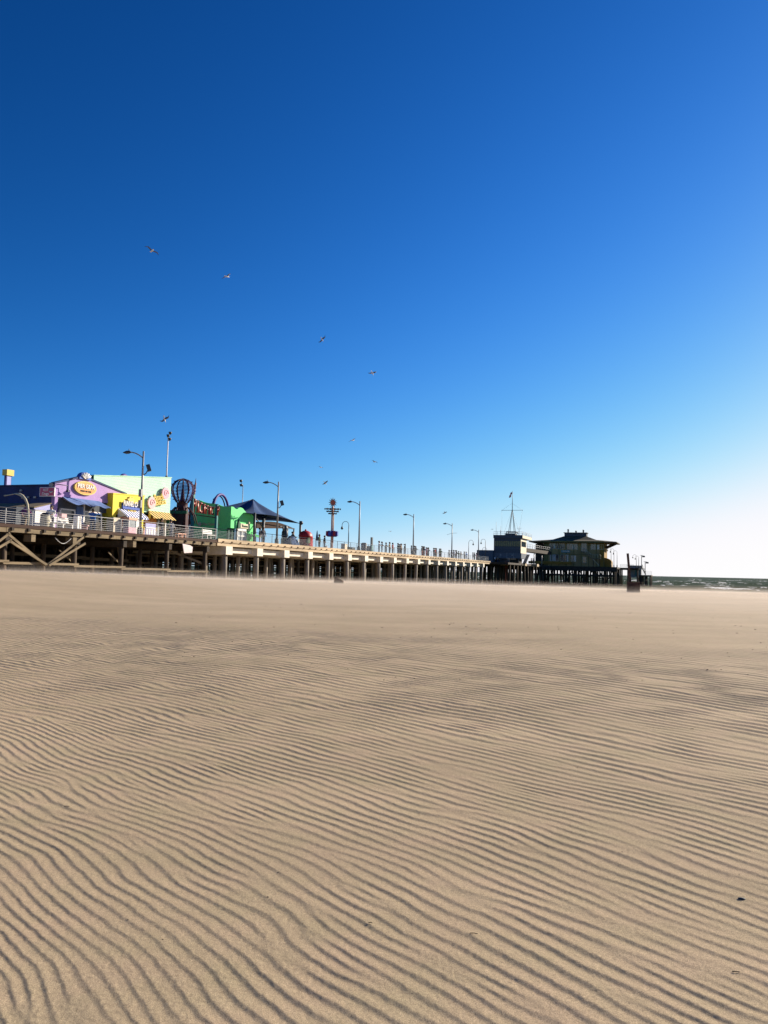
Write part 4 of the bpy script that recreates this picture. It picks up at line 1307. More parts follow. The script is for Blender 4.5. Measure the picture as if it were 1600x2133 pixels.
ab = thing('information_panel', 'tall narrow dark panel on a green base beside the litter bin', 'sign', u_at(774, 1.2), 1.2)
MB().box(-.28, .28, -.1, .1, 1.0, 2.3).build('panel', 'lamp_dark', ab)
MB().box(-.34, .34, -.16, .16, 0, .997).build('base', 'sign_teal', ab)
ub = thing('closed_parasol', 'closed dark parasol standing behind the railing beside two people', 'parasol', u_at(660, 1.8), 1.8)
MB().tube([(0, 0, 0), (0, 0, 2.3)], .03, 6).build('pole', 'lamp_grey', ub)
MB().lathe([(.05, .95), (.17, 1.05), (.15, 1.6), (.05, 2.25), (.01, 2.35)], 8).build('fabric', 'canopy_navy', ub)
for px, v, n_, m_, lab in ((645, 3.5, 1, 'lamp_grey', 'grey utility cabinet right of the red kiosk'), (717, 1.6, 2, 'cream', 'cream topped stall box below the crook-necked lamp'), (731, 1.5, 2, 'lamp_dark', 'low dark bench box right of the crook-necked lamp'), (766, 1.8, 1, 'beige', 'pale cabinet between the litter bin and the dark panel')):
    t = thing('deck_box', lab, 'cabinet', u_at(px, v), v, DECK)
    hh_ = .85 if m_ != 'lamp_dark' else .42
    w_ = .45 if m_ != 'lamp_dark' else 1.0
    MB().box(-w_, w_, -.3, .3, .06, hh_).build('body', m_, t)
    MB().box(-w_ - .05, w_ + .05, -.35, .35, hh_ + .003, hh_ + .06).build('top', 'white_paint' if m_ == 'cream' else 'lamp_dark', t)
    MB().box(-w_ + .05, w_ - .05, -.25, .25, 0, .057).build('plinth', 'lamp_dark', t)
bo = thing('cover_pile', 'rounded heap under a dark cover behind the railing, right of the second tall lamp', 'covered goods', u_at(607, 1.8), 1.8)
MB().grid(lambda i, j: (-1.3 + 2.6 * i, -.7 + 1.4 * j, 1.25 * math.sin(math.pi * i) ** .6 * math.sin(math.pi * j) ** .5 + .05 * math.sin(i * 20)), 20, 12).build('cover', 'canopy_navy', bo)
MB().box(.45, .75, -.75, -.65, .5, .9).build('white_card', 'white_paint', bo)
fn_ = thing('lantern_statue', 'dark bear-like figure with raised arm under the pale canopy', 'statue', u_at(593, 3.0), 3.0)
MB().lathe([(.5, 0), (.5, .9), (.42, 1.0)], 12).build('pedestal', 'lamp_dark', fn_)
MB().lathe([(.3, 1.0), (.42, 1.3), (.4, 1.75), (.3, 2.0), (.36, 2.2), (.3, 2.5), (.05, 2.62)], 12).tube([(.3, 0, 1.7), (.7, 0, 1.85), (.8, 0, 2.15)], [.14, .11, .08], 8).tube([(-.3, 0, 1.7), (-.5, 0, 2.1), (-.42, 0, 2.6)], [.12, .1, .05], 8).build('figure', 'lamp_dark', fn_)
for px, lab in ((372, 'small red stool behind the railing in front of the maroon base'), (381, 'second small red stool behind the railing, nearer the teal post')):
    t = thing('red_stool', lab, 'stool', u_at(px, 1.3), 1.3, DECK, 'red stools')
    MB().box(-.3, .3, -.2, .2, .42, .48).build('seat', 'pale_orange', t)
    for sx_ in (-1, 1):
        for sy_ in (-1, 1): MB().bar((sx_ * .26, sy_ * .16, 0), (sx_ * .24, sy_ * .14, .417), .05, .05).build('leg', 'pale_orange', t)

# ------------------------------------------------------------------ people
def grow(verts, edges, radii, name, sub=1):
    me = bpy.data.meshes.new(name)
    me.from_pydata(verts, edges, [])
    ob = bpy.data.objects.new(name, me); COL.objects.link(ob)
    ob.modifiers.new('skin', 'SKIN')
    sv = me.skin_vertices[0].data
    for i, r_ in enumerate(radii):
        sv[i].radius = r_ if isinstance(r_, tuple) else (r_, r_)
    sv[0].use_root = True
    s = ob.modifiers.new('sub', 'SUBSURF'); s.levels = sub; s.render_levels = sub
    bpy.context.view_layer.update()
    out = bpy.data.meshes.new_from_object(ob.evaluated_get(bpy.context.evaluated_depsgraph_get()))
    bpy.data.objects.remove(ob)
    for p in out.polygons: p.use_smooth = True
    return out

ARM = {  # elbow, wrist, fingertip for each side
    'stand': [((.24, .02, 1.12), (.26, -.05, .88), (.26, -.07, .72)), ((-.24, .02, 1.12), (-.26, -.05, .88), (-.26, -.07, .72))],
    'lean': [((.25, -.22, 1.10), (.10, -.42, 1.10), (.02, -.46, 1.06)), ((-.25, -.22, 1.10), (-.10, -.42, 1.12), (-.02, -.46, 1.08))],
    'shade': [((.34, -.20, 1.38), (.14, -.22, 1.58), (.06, -.20, 1.62)), ((-.36, -.18, 1.36), (-.16, -.24, 1.56), (-.08, -.20, 1.62))],
    'walk': [((.24, .14, 1.13), (.25, .06, .90), (.25, .0, .76)), ((-.24, -.10, 1.13), (-.25, -.24, .95), (-.25, -.30, .83))],
}
def person_mesh(pose):
    v = [(0, 0, .95), (0, .01, 1.12), (0, .015, 1.34), (0, .0, 1.47), (0, -.02, 1.55), (0, -.03, 1.66), (0, -.025, 1.75)]
    r_ = [(.16, .12), (.145, .105), (.18, .115), (.062, .06), (.07, .075), (.082, .098), (.055, .07)]
    e = [(0, 1), (1, 2), (2, 3), (3, 4), (4, 5), (5, 6)]
    v.append((0, -.125, 1.63)); r_.append(.018); e.append((5, 7))          # nose
    st = {'walk': .22}.get(pose, .03)
    for s in (1, -1):
        o = len(v)
        v += [(s * .10, 0, .88), (s * .11, -st * s * .5 - .01, .50), (s * .115, -st * s * .2 + (.14 if st > .1 and s < 0 else 0), .08), (s * .12, -st * s * .2 - .16 + (.14 if st > .1 and s < 0 else 0), .035)]
        r_ += [.092, .066, .046, .04]
        e += [(0, o), (o, o + 1), (o + 1, o + 2), (o + 2, o + 3)]
    for s, (el, wr, fi) in zip((1, -1), ARM[pose]):
        o = len(v)
        v += [(s * .185, .01, 1.40), el, wr, fi]
        r_ += [.062, .046, .034, .026]
        e += [(2, o), (o, o + 1), (o + 1, o + 2), (o + 2, o + 3)]
    me = grow(v, e, r_, 'person')
    wrists = [Vector(a[1]) for a in ARM[pose]]
    for m_ in ('skin', 'cloth_white', 'cloth_black', 'lamp_dark'): me.materials.append(M[m_])
    for p in me.polygons:
        c = p.center
        hand = any((c - (w_ + (Vector(a[2]) - w_) * .4)).length < .13 for w_, a in zip(wrists, ARM[pose]))
        if c.z < .09: k = 3
        elif hand or c.z > 1.49: k = 0
        elif c.z < .93 and abs(c.x) < .215: k = 2
        else: k = 1
        p.material_index = k
    return me
PM = {k: person_mesh(k) for k in ARM}
HAIR = MB().lathe([(.085, -.10), (.098, -.03), (.095, .05), (.07, .11), (.02, .135), (.001, .137)], 12, (0, .012, 1.69), sy=1.18).mesh('hair', 'hair')

def person(px, v, label, pose='stand', shirt='black', legs='denim', face=0.0, hair=True, sc=1.0, group='people on the pier', u=None, z=DECK, hat=None):
    me = PM[pose]
    o = bpy.data.objects.new('person', me); COL.objects.link(o)
    uu = u if u is not None else u_at(px, v)
    o.location = Wp(uu, v, z + (STEP if 12.4 < uu < 140 else 0))
    o.rotation_euler = (0, 0, TH + R(face))
    o.scale = (sc * 1.32, sc * 1.28, sc)
    for i, m_ in ((1, CL[shirt]), (2, CL[legs])):
        o.material_slots[i].link = 'OBJECT'; o.material_slots[i].material = m_
    h = bpy.data.objects.new('hair', HAIR); COL.objects.link(h); h.parent = o
    if hat:
        h.material_slots[0].link = 'OBJECT'; h.material_slots[0].material = CL[hat]
    return tag(o, label, 'person', group)
PEOPLE = [
    (54, 1.4, 'person in a purple top walking behind the railing by the curved lamp', 'walk', 'purple', 'tan', 80),
    (106, 1.6, 'person in a white shirt with dark hair beside the white hut', 'lean', 'white', 'navy', -60),
    (193, 1.0, 'person in a blue top raising both hands to the face before the purple shop', 'shade', 'blue', 'denim', 110),
    (336, 2.6, 'person in dark clothes in the shade under the yellow striped awning', 'stand', 'black', 'navy', 0),
    (355, 1.4, 'person in a pale blue top walking past the maroon ride base', 'walk', 'pale', 'denim', 90),
    (541, .8, 'person in a pink skirt and black top at the railing beside the green building', 'stand', 'black', 'pink', 30),
    (548, 1.2, 'person in a dark jacket standing just left of a canopy post', 'stand', 'grey', 'navy', -20),
    (609, 2.6, 'person in grey leaning over the covered heap under the pale canopy', 'lean', 'grey', 'black', 60),
    (665, 1.0, 'person in a green jacket right of the closed parasol', 'stand', 'green', 'black', 0),
    (676, 1.0, 'person in black with a pale bag near the drop tower base', 'stand', 'black', 'grey', 40),
    (789.5, 1.2, 'person in a white top sitting height behind the railing, first right of the dark panel', 'lean', 'white', 'grey', 10),
    (804, 1.2, 'person in a grey top at the railing, second right of the dark panel', 'lean', 'grey', 'black', 0),
    (811.5, .9, 'short person in brown at the railing between two taller people', 'stand', 'tan', 'navy', 0),
    (818, .9, 'person in a dark red top at the railing, left of a couple', 'stand', 'red', 'grey', 0),
    (829, .8, 'left person of a dark dressed couple at the railing', 'lean', 'black', 'denim', 0),
    (832.5, .8, 'right person of a dark dressed couple at the railing', 'lean', 'grey', 'denim', 10),
    (843.5, .7, 'person in dark clothes and hat standing alone left of the fourth tall lamp', 'stand', 'black', 'grey', 0),
    (857, .9, 'person in navy left of the fourth tall lamp base', 'stand', 'navy', 'black', 0),
    (863.5, .9, 'person in grey right of the fourth tall lamp base', 'stand', 'grey', 'denim', 0),
    (879, .8, 'first person of a group of four at the railing, in black', 'stand', 'black', 'red', 0),
    (883.5, .9, 'second person of a group of four at the railing, in navy with a red bag', 'lean', 'navy', 'red', 0),
    (888, .9, 'third person of a group of four at the railing, in purple', 'stand', 'purple', 'red', 0),
    (892.5, .8, 'last person of a group of four at the railing, in grey', 'lean', 'grey', 'black', 0),
    (903.5, .8, 'person in black left in a trio past the group of four', 'stand', 'black', 'denim', 0),
    (909, .9, 'shorter person in the middle of a trio past the group of four', 'stand', 'navy', 'tan', 0),
    (915.5, .8, 'broad person in black on the right of a trio', 'stand', 'black', 'black', 0),
    (935.5, .8, 'person in grey just left of the fifth tall lamp', 'stand', 'grey', 'black', 0),
    (940, .9, 'person in dark red bending at the foot of the fifth tall lamp', 'lean', 'red', 'black', 0),
    (944.5, .8, 'person in navy just right of the fifth tall lamp', 'stand', 'navy', 'denim', 0),
    (951, .9, 'small person in black at the railing beyond the fifth tall lamp', 'lean', 'black', 'navy', 0),
    (960, .9, 'person in tan at the railing beyond the fifth tall lamp', 'lean', 'tan', 'black', 0),
    (795.5, .9, 'person in navy seated low beside the person in white', 'lean', 'navy', 'navy', 20),
    (835.5, .7, 'person in brown one step right of the dark dressed couple', 'stand', 'tan', 'black', 0),
    (866, .8, 'person in black one step right of the fourth tall lamp', 'lean', 'black', 'navy', -10),
    (881.3, 1.1, 'person in dark red in the second row of the group of four', 'stand', 'red', 'black', 0),
    (890.5, 1.1, 'person in pale blue in the second row of the group of four', 'stand', 'pale', 'denim', 0),
    (906.3, 1.0, 'person in red in the second row of the trio', 'stand', 'red', 'black', 0),
    (918, .8, 'person in green at the right edge of the trio', 'lean', 'green', 'black', 0),
    (948, .8, 'person in pale blue between two dark figures past the fifth tall lamp', 'stand', 'pale', 'navy', 0),
    (955.5, .9, 'short person in dark green past the fifth tall lamp', 'lean', 'green', 'navy', 0),
    (971, .8, 'person in blue just left of the right-facing crook lamp', 'lean', 'blue', 'denim', 0),
    (985, .9, 'person in grey near the left end of the harbour office wing', 'stand', 'grey', 'denim', 20),
    (967, .9, 'person in black standing left of the right-facing crook lamp', 'stand', 'black', 'black', 0),
    (988, .8, 'person in navy leaning on the railing near the harbour office wing', 'lean', 'navy', 'black', 40),
    (992.5, .8, 'person in pink with tan trousers near the harbour office wing', 'stand', 'pink', 'tan', 0),
]
for row in PEOPLE:
    px, v, lab, pose, sh_, lg, fc = row
    person(px, v, lab, pose, sh_, lg, fc, sc=rnd.uniform(.93, 1.04), hat='black' if 'hat' in lab else None)
bg_ = MB().box(-.16, .16, -.1, .1, 0, .3).tube([(-.12, 0, .3), (-.08, 0, .46), (.08, 0, .46), (.12, 0, .3)], .02, 5)
tb_ = thing('tote_bag', 'pale tote bag standing on the deck beside the person in black', 'bag', u_at(680, .9), .9)
bg_.build('bag_body', 'cloth_white' if 'cloth_white' in M else 'white_paint', tb_)

# ------------------------------------------------------------------ pier head
HU = 157.0                        # harbour office wall facing up the pier
ph = thing('pier_head', 'dark pile-built pier head carrying the harbour office and the restaurant', 'pier', 0, 0)
def hv(px, py, u): return on_u(px, py, u)
vF = hv(1285, 1185, 205)[0]
vE = hv(1331, 1190, 222)[0]
vX = hv(1357, 1200, 226)[0]
MB().box(140.01, 205, -4.6, 11.9, -.5, -.01).build('deck', 'dark_timber', ph)
MB().box(205.003, 250, vF, 18, -.6, -.02).build('deck', 'dark_timber', ph)
MB().box(222, 250, vE, vF - .003, -.6, -.03).build('deck', 'dark_timber', ph)
MB().box(226, 246, vX, vE - .003, -2.7, -2.3).build('landing', 'old_timber', ph)
MB().box(204.7, 204.99, vF - .1, 12, -1.5, -.05).build('fascia', 'dark_timber', ph)
for a, b in ((vF + .5, vF + 8), (vF + 9.5, vF + 15.5), (vF + 17.0, vF + 26)):
    MB().box(204.9, 205.4, a, b, -3.1, -2.5).build('lower_beam', 'dark_timber', ph)
pl_ = []
for x in np.arange(144, 205, 5.2):
    for y in (-4.2, .5, 5.5, 10.5): pl_.append((x, y))
for x in (206, 212, 219, 227, 236, 246):
    for y in np.arange(vF + .8, 16, 3.1): pl_.append((x, y))
for x in (222.6, 230, 240): pl_ += [(x, y) for y in (vE + .5, vE + 3.5)]
rest = MB(); n = 0
for x, y in pl_:
    top = DECK - .45
    if n < 98:
        pile(ph, x, y, x, y, top, .27, 'pile_timber', (rnd.uniform(-.1, .1), rnd.uniform(-.9, .9) if rnd.random() < .45 else 0)); n += 1
    else: rest.tube([(x, y, SEA - 1.5 - DECK), (x, y, -.45)], .27, 7)
for y in (vX + .4, vX + 2.0, vX + 3.6, vE - .6):
    for x in (226.5, 234, 245): rest.tube([(x, y, SEA - 1.5 - DECK), (x, y, -2.4)], .26, 7)
tag(rest.build('far_piles', 'pile_timber', ph), kind='stuff')
for y0 in np.arange(vF + 1, 8, 6.2):
    MB().bar((205.6, y0, -.6), (205.6, y0 + 3.0, -6.6), .25, .3).build('brace', 'dark_timber', ph)
    MB().bar((205.9, y0 + 4.6, -.6), (205.9, y0 + 2.2, -6.6), .25, .3).build('brace', 'dark_timber', ph)
for px0, px1, uu in ((1043, 1061, 152), (1088, 1094, 162), (1101, 1119, 175)):
    a = hv(px0, 1172, uu)[0]; b = hv(px1, 1172, uu)[0]
    MB().box(uu, uu + 3, b, a, -.62, .12).build('viewing_ledge', 'tan_timber', ph)
v1 = hv(1121, 1188, 200)[0]; v2 = hv(1145, 1188, 200)[0]
MB().box(199, 203, v2, v1, -1.3, -1.15).build('side_landing', 'old_timber', ph)
lad = MB()
vl = hv(1055, 1185, 151.5)[0]
for s in (-.22, .22): lad.box(151.3, 151.36, vl + s - .03, vl + s + .03, -5.2, .3)
for k in range(14): lad.box(151.3, 151.36, vl - .19, vl + .19, -5.0 + .38 * k, -4.95 + .38 * k)
lad.build('ladder', 'sign_red', ph)
railing('low dark railing on the viewing ledge below the harbour office', hv(1061, 1165, 152)[0], hv(1043, 1165, 152)[0], u=152, v=0, m='rail_dark', along='y', z=.1)
railing('dark railing on the small side landing left of the restaurant', v2, v1, u=199, v=0, m='rail_dark', along='y', z=-1.15)
railing('dark railing along the landing right of the restaurant', hv(1320, 1180, 222)[0], vF, u=222, v=0, m='rail_dark', along='y')
railing('dark railing on the outer edge above the low landing', vX, vE, u=226, v=0, m='rail_dark', along='y', z=-2.3, h=1.3)

# --- harbour office
vA = hv(1029, 1120, HU)[0]; vB = hv(1085, 1120, HU)[0]        # vA inland (left), vB seaward (right)
Z = lambda py, px=1057, u=HU: hv(px, py, u)[1] - DECK
ho = thing('harbour_office', 'slate grey two-storey harbour office with a ribbon of curtained windows', 'building', HU, vB)
D = vA - vB
zt, zr = Z(1118), Z(1152)
du = on_v(1096.5, 1130, vB)[0] - HU; du2 = on_v(1104, 1122, vB)[0] - HU
MB().box(0, du, 0, D, zr, zt - .4).build('upper_wall', 'slate', ho)
MB().box(-.35, du2, -.5, D + .1, zt - .397, zt + .45).build('roof', 'slate', ho)
MB().box(-.30, du2 - .1, -.53, -.503, zt - .35, zt + .4).build('roof_edge', 'cream', ho)
MB().box(.05, du - .02, -.03, -.003, zr, zt - .41).build('side_wall', 'cream', ho)
f = MB()
zw0, zw1 = Z(1138), Z(1127)
nwin = 12
for k in range(nwin + 1):
    y = .15 + (D - .3) * k / nwin; f.box(-.12, -.003, y - .04, y + .04, zw0, zw1)
f.box(-.12, -.003, .1, D - .1, zw0 - .1, zw0).box(-.12, -.003, .1, D - .1, zw1, zw1 + .1)
f = f.build('window_frame', 'slate', ho)
for k in range(nwin):
    y = .15 + (D - .3) * k / nwin
    box('pane', 'curtain', f, -.06, -.004, y + .05, y + (D - .3) / nwin - .05, zw0 + .003, zw1 - .003)
box('side_window', 'glass', ho, .8, du - .8, -.05, -.031, zw0, zw1)
MB().box(1.2, du - 2, .8, D + 4, 0, zr - .003).build('lower_wall', 'dark_timber', ho)
MB().box(-.4, du, -.25, D, zr - 1.4, zr - .003).build('canopy_fascia', 'slate_light', ho)
for y in (.5, D * .45, D - .4): MB().tube([(-.2, y, 0), (-.2, y, zr - 1.4)], .09, 6).build('column', 'slate', ho)
MB().box(1.19, 1.197, 1.5, 4.0, 1.0, 2.2).build('window', 'glass', ho)
for q in (.25, .5, .75):
    MB().box(-.43, -.403, D * q - .04, D * q + .04, zr - 1.4, zr - .01).build('fascia_joint', 'lamp_grey', ho)
for y in (D * .3, D * .72):
    MB().lathe([(.02, .12), (.16, 0), (.02, -.1)], 8, (-.55, y, zr - .55)).build('wall_lamp', 'lamp_glass', ho)
MB().box(-.02, -.003, .05, D - .05, zw0 - .55, zw0 - .35).build('sill_band', 'slate_light', ho)
MB().bar((du * .3, -.6, .1), (du * .95, -.6, zr - .2), .9, .2).build('side_stair', 'slate', ho)
vw = hv(995, 1155, HU)[0] - vB
MB().box(-1.0, 9, D + .003, vw, -.1, Z(1146, 1010)).build('wing', 'slate_light', ho)
mb = MB()
for k in range(9):
    y = -.4 + (D + .4) * k / 8; mb.tube([(-.25, y, zt + .45), (-.25, y, zt + 1.35)], .035, 5)
for q in (.9, 1.35): mb.tube([(-.25, -.4, zt + q), (-.25, D, zt + q)], .03, 5)
for k in range(7):
    x = du2 * k / 6; mb.tube([(x, -.42, zt + .45), (x, -.42, zt + 1.35)], .035, 5)
for q in (.9, 1.35): mb.tube([(-.25, -.42, zt + q), (du2, -.42, zt + q)], .03, 5)
mb.build('roof_railing', 'lamp_grey', ho)
ym = hv(1067, 1080, HU + 3)[0] - vB
MB().box(1.5, 4.5, ym - 1.2, ym + 1.6, zt + .453, zt + 1.0).build('roof_box', 'lamp_dark', ho)
mb = MB()
zq = Z(1107)
for x in (1.6, 4.4):
    for y in (ym - 1.3, ym + 1.3): mb.tube([(x, y, zt + 1.0), (x, y, zq)], .1, 6)
for y in (ym - 1.3, ym + 1.3): mb.tube([(1.6, y, zq), (4.4, y, zq)], .1, 6)
for x in (1.6, 4.4): mb.tube([(x, ym - 1.3, zq), (x, ym + 1.3, zq)], .12, 6)
mb.build('mast_stand', 'lamp_dark', ho)
mast = thing('signal_mast', 'tall signal mast with a long yard on the harbour office roof', 'mast', HU + 3, vB + ym, DECK + zq + .05)
zy = Z(1061.5) - zq; zm = Z(1021) - zq
for x, y in ((-1, -.75), (1, -.75), (-1, .75), (1, .75)): MB().tube([(x, y, 0), (.08 * x, .08 * y, zy)], .07, 6).build('leg', 'lamp_dark', mast)
MB().tube([(0, 0, zy - .3), (0, 0, zm)], [.10, .045], 8).build('topmast', 'lamp_dark', mast)
yl = hv(1045.5, 1062, HU + 3)[0] - vB - ym; yr = hv(1088.5, 1061.5, HU + 3)[0] - vB - ym
MB().tube([(0, yl, zy), (0, yr, zy)], .05, 6).ball((0, yl, zy), .1).ball((0, yr, zy), .1).build('yard', 'lamp_dark', mast)
mb = MB()
for a, b in (((0, yl, zy), (0, yl - .1, -.3)), ((0, yr, zy), (0, yr + .9, -.4)), ((0, yl, zy), (0, 0, zy + 1.9)), ((0, yr, zy), (0, 0, zy + 1.9)), ((0, 0, zy), (0, 2.2, -.2)), ((0, 0, zy), (0, -2.0, -.2))):
    mb.tube([a, b], .016, 4)
mb.build('rigging', 'lamp_grey', mast)
fl = thing('flag', 'dark red and pale pennant flying from the signal mast top', 'flag', HU + 3, vB + ym + .1, DECK + zq + zm - .9)
def fg(y0, y1, z0, z1): return lambda i, j: (.1 * math.sin(i * 7), y0 + (y1 - y0) * i, z0 + (z1 - z0) * j - .35 * i + .06 * math.sin(i * 9))
MB().grid(fg(0, .5, .15, .75), 6, 4).build('upper_cloth', 'flag_red', fl)
MB().grid(fg(.2, .75, -.25, .15), 6, 4).build('middle_cloth', 'flag_white', fl)
MB().grid(fg(.25, .85, -.62, -.25), 6, 4).build('lower_cloth', 'flag_red', fl)
for px, ptop, pbot, lab in ((1033.5, 1087, 1112, 'thin whip aerial at the left end of the harbour office roof'), (1043, 1096, 1112, 'short thick aerial left of the mast stand'), (1081.5, 1096, 1112, 'branched aerial right of the mast stand'), (1096.5, 1109, 1114, 'short aerial at the right end of the roof railing')):
    v_, z0 = hv(px, pbot, HU + 1.5); z1 = hv(px, ptop, HU + 1.5)[1]
    t = thing('roof_aerial', lab, 'aerial', HU + 1.5, v_, DECK + zt + .45, 'aerials on the harbour office roof')
    h_ = z1 - DECK - zt - .45
    MB().tube([(0, 0, 0), (0, 0, h_)], [.05, .03], 5).build('rod', 'lamp_grey', t)
    if 'branched' in lab:
        MB().tube([(0, -.5, h_ * .7 + .4), (0, -.5, h_ * .7), (0, .5, h_ * .7), (0, .5, h_ * .7 + .4)], .04, 5).build('branch', 'lamp_grey', t)
    if 'thick' in lab:
        MB().tube([(0, 0, .5), (0, 0, 1.3)], .1, 6).build('sleeve', 'lamp_grey', t)
# foot bridge to the restaurant
fb = thing('foot_bridge', 'railed foot bridge between the harbour office and the restaurant', 'bridge', HU + 6, 0)
vb0 = hv(1086, 1148, HU + 8)[0]; vb1 = hv(1133, 1148, HU + 30)[0]
z0b = hv(1105, 1150, HU + 18)[1] - DECK
MB().add([(0, vb0 + 2, z0b), (0, vb0, z0b), (40, vb1, z0b), (40, vb1 + 3, z0b), (0, vb0 + 2, z0b + 1.0), (0, vb0, z0b + 1.0), (40, vb1, z0b + 1.0), (40, vb1 + 3, z0b + 1.0)], [(0, 1, 2, 3), (4, 5, 6, 7), (0, 1, 5, 4), (1, 2, 6, 5), (2, 3, 7, 6), (3, 0, 4, 7)]).build('span', 'dark_timber', fb)
mb = MB()
for k in range(15):
    q = k / 14; x, y = 40 * q, vb0 + (vb1 - vb0) * q
    mb.tube([(x, y, z0b + 1.0), (x, y, z0b + 2.2)], .05, 5)
for q in (1.6, 2.2): mb.tube([(0, vb0, z0b + q), (40, vb1, z0b + q)], .045, 5)
mb.build('railing', 'lamp_grey', fb)
for q in (.25, .5, .75):
    x, y = 40 * q, vb0 + (vb1 - vb0) * q + .8
    MB().tube([(x, y, 0), (x, y, z0b)], .14, 8).build('column', 'lamp_grey', fb)

# --- restaurant
RU = 208.0
rs = thing('restaurant_building', 'two-storey olive and ochre restaurant with a wide hipped roof at the pier end', 'building', RU, 0)
vL = hv(1134, 1150, RU)[0]; vR = hv(1258, 1150, RU)[0]
Z2 = lambda py, px=1196: hv(px, py, RU)[1] - DECK
ze, z1f = Z2(1130.5), Z2(1173)
Dp = 13.0
MB().box(0, Dp, vR, vL, 0, ze).build('wall', 'wall_grey', rs)
MB().box(.1, Dp, vR - .06, vR - .003, 0, ze - .01).build('side_wall', 'ochre', rs)
MB().box(-.06, -.003, vR, vR + 1.3, 0, ze - .01).build('corner_panel', 'ochre', rs)
MB().box(-.06, -.003, vL - 1.3, vL, 0, ze - .01).build('corner_panel', 'olive', rs)
MB().box(-1.2, -.003, vR + 10, vL + 5, z1f - .35, z1f + .45).build('ledge_band', 'ochre', rs)
MB().box(3, Dp - 2, vL + .003, vL + 3.4, 0, ze - .4).build('annexe', 'dark_timber', rs)
eL = hv(1107, 1126.5, RU + 3)[0]; eR = hv(1287, 1132, RU + 3)[0]
x0, x1 = -1.8, Dp + 1.8
tL = hv(1176, 1116, RU + 5)[0]; tR = hv(1222, 1117, RU + 5)[0]
ztop = hv(1196, 1117, RU + 5)[1] - DECK
def ring(xa, xb, ya, yb, z): return [(xa, ya, z), (xb, ya, z), (xb, yb, z), (xa, yb, z)]
zm_ = ze + (ztop - ze) * .45
A = ring(x0 - .5, x1 + .5, eR, eL, ze + .05); A2 = ring(x0 - .5, x1 + .5, eR, eL, ze + .35)
B = ring(x0 + 3, x1 - 3, vR + 2.5, vL - 2.5, zm_)
Cc = ring(4.5, 8.5, tR, tL, ztop)
q4 = lambda o: [(o + i, o + (i + 1) % 4, o + 4 + (i + 1) % 4, o + 4 + i) for i in range(4)]
MB().add(A + A2 + B + Cc, [(0, 1, 2, 3)] + q4(0) + q4(4) + q4(8) + [(12, 13, 14, 15)]).build('roof', 'roof', rs)
MB().box(x0 - .54, x0 - .503, eR + 4, eL - 4, ze + .0, ze + .5).build('eave_board', 'olive', rs)
zt2 = hv(1196, 1110.5, RU + 5)[1] - DECK
MB().box(4.5, 8.5, tR + .02, tL - .02, ztop - .6, zt2).build('roof_vent', 'slate', rs)
MB().box(4.3, 8.7, tR - .25, tL + .25, zt2 + .003, zt2 + .2).build('vent_cap', 'roof', rs)
for y_, s in ((vL, 1), (vR, -1)):
    for x in (1, 5, 9, 12.5): MB().bar((x, y_ + s * .05, ze - 1.4), (x, y_ + s * 3.2, ze + .1), .25, .25).build('eave_bracket', 'dark_timber', rs)
for k in range(9):
    y = vR + (vL - vR) * k / 8
    MB().box(-.09, -.003, y - .12, y + .12, 0, ze - .02).build('pilaster', 'olive', rs)
MB().box(-.10, -.003, vR + 1.3, vL - 1.3, ze * .5 - .12, ze * .5 + .1).build('belt_course', 'olive', rs)
for k in range(22):
    y = eR + 1.5 + (eL - eR - 3) * k / 21
    MB().bar((-1.9, y, ze - .02), (-.1, y, ze - .02), .12, .16).build('rafter_end', 'olive', rs)
for y, h_ in ((tR + 1.2, .8), (tL - 1.0, 1.0), ((tL + tR) / 2, .5)):
    MB().lathe([(.25, 0), (.25, h_), (.4, h_), (.02, h_ + .3)], 10, (6.5, y, zt2 + .2)).build('roof_ventilator', 'galvanised', rs)
def rwin(pa, pb, pya, pyb, n, pane='glass', frame='beige'):
    ya = hv(pb, (pya + pyb) / 2, RU)[0]; yb = hv(pa, (pya + pyb) / 2, RU)[0]
    pc = (pa + pb) / 2
    za, zb_ = Z2(pyb, pc), Z2(pya, pc)
    f = MB().box(-.10, -.003, ya - .1, yb + .1, za - .12, za).box(-.10, -.003, ya - .1, yb + .1, zb_, zb_ + .12)
    for k in range(n + 1):
        y = ya + (yb - ya) * k / n; f.box(-.10, -.003, y - .06, y + .06, za, zb_)
    f = f.build('window', frame, rs)
    for k in range(n):
        y = ya + (yb - ya) * k / n
        box('pane', 'pane_grey' if rnd.random() < .3 else pane, f, -.05, -.004, y + .07, y + (yb - ya) / n - .07, za + .003, zb_ - .003)  # random grey panes: sky reflections put into the colour
rwin(1145, 1157, 1132, 1142, 3); rwin(1159, 1176, 1132.5, 1143, 4); rwin(1181, 1203, 1133, 1144, 4)
rwin(1211, 1222, 1132, 1148, 2, frame='beige'); rwin(1231, 1241, 1134, 1144, 2); rwin(1244, 1257, 1134.5, 1144, 3)
rwin(1146, 1164, 1155, 1168, 3, 'glass', 'beige'); rwin(1168, 1184, 1156, 1169, 3, 'glass', 'beige'); rwin(1190, 1200, 1158, 1169, 2, 'glass', 'beige')
rwin(1214, 1221, 1161, 1172, 1, frame='beige')
ya = hv(1188, 1148, RU)[0]; yb = hv(1169, 1148, RU)[0]
tsn = thing('restaurant_sign', 'weathered teal sign board between the restaurant window rows', 'sign', RU - .03, (ya + yb) / 2, DECK + Z2(1148.5, 1178))
MB().box(-.1, -.003, -(yb - ya) / 2, (yb - ya) / 2, -.4, .4).build('board', 'sign_teal', tsn)
MB().box(-.12, -.103, -(yb - ya) * .42, (yb - ya) * .42, -.1, .18).build('script_band', 'pane_grey', tsn)
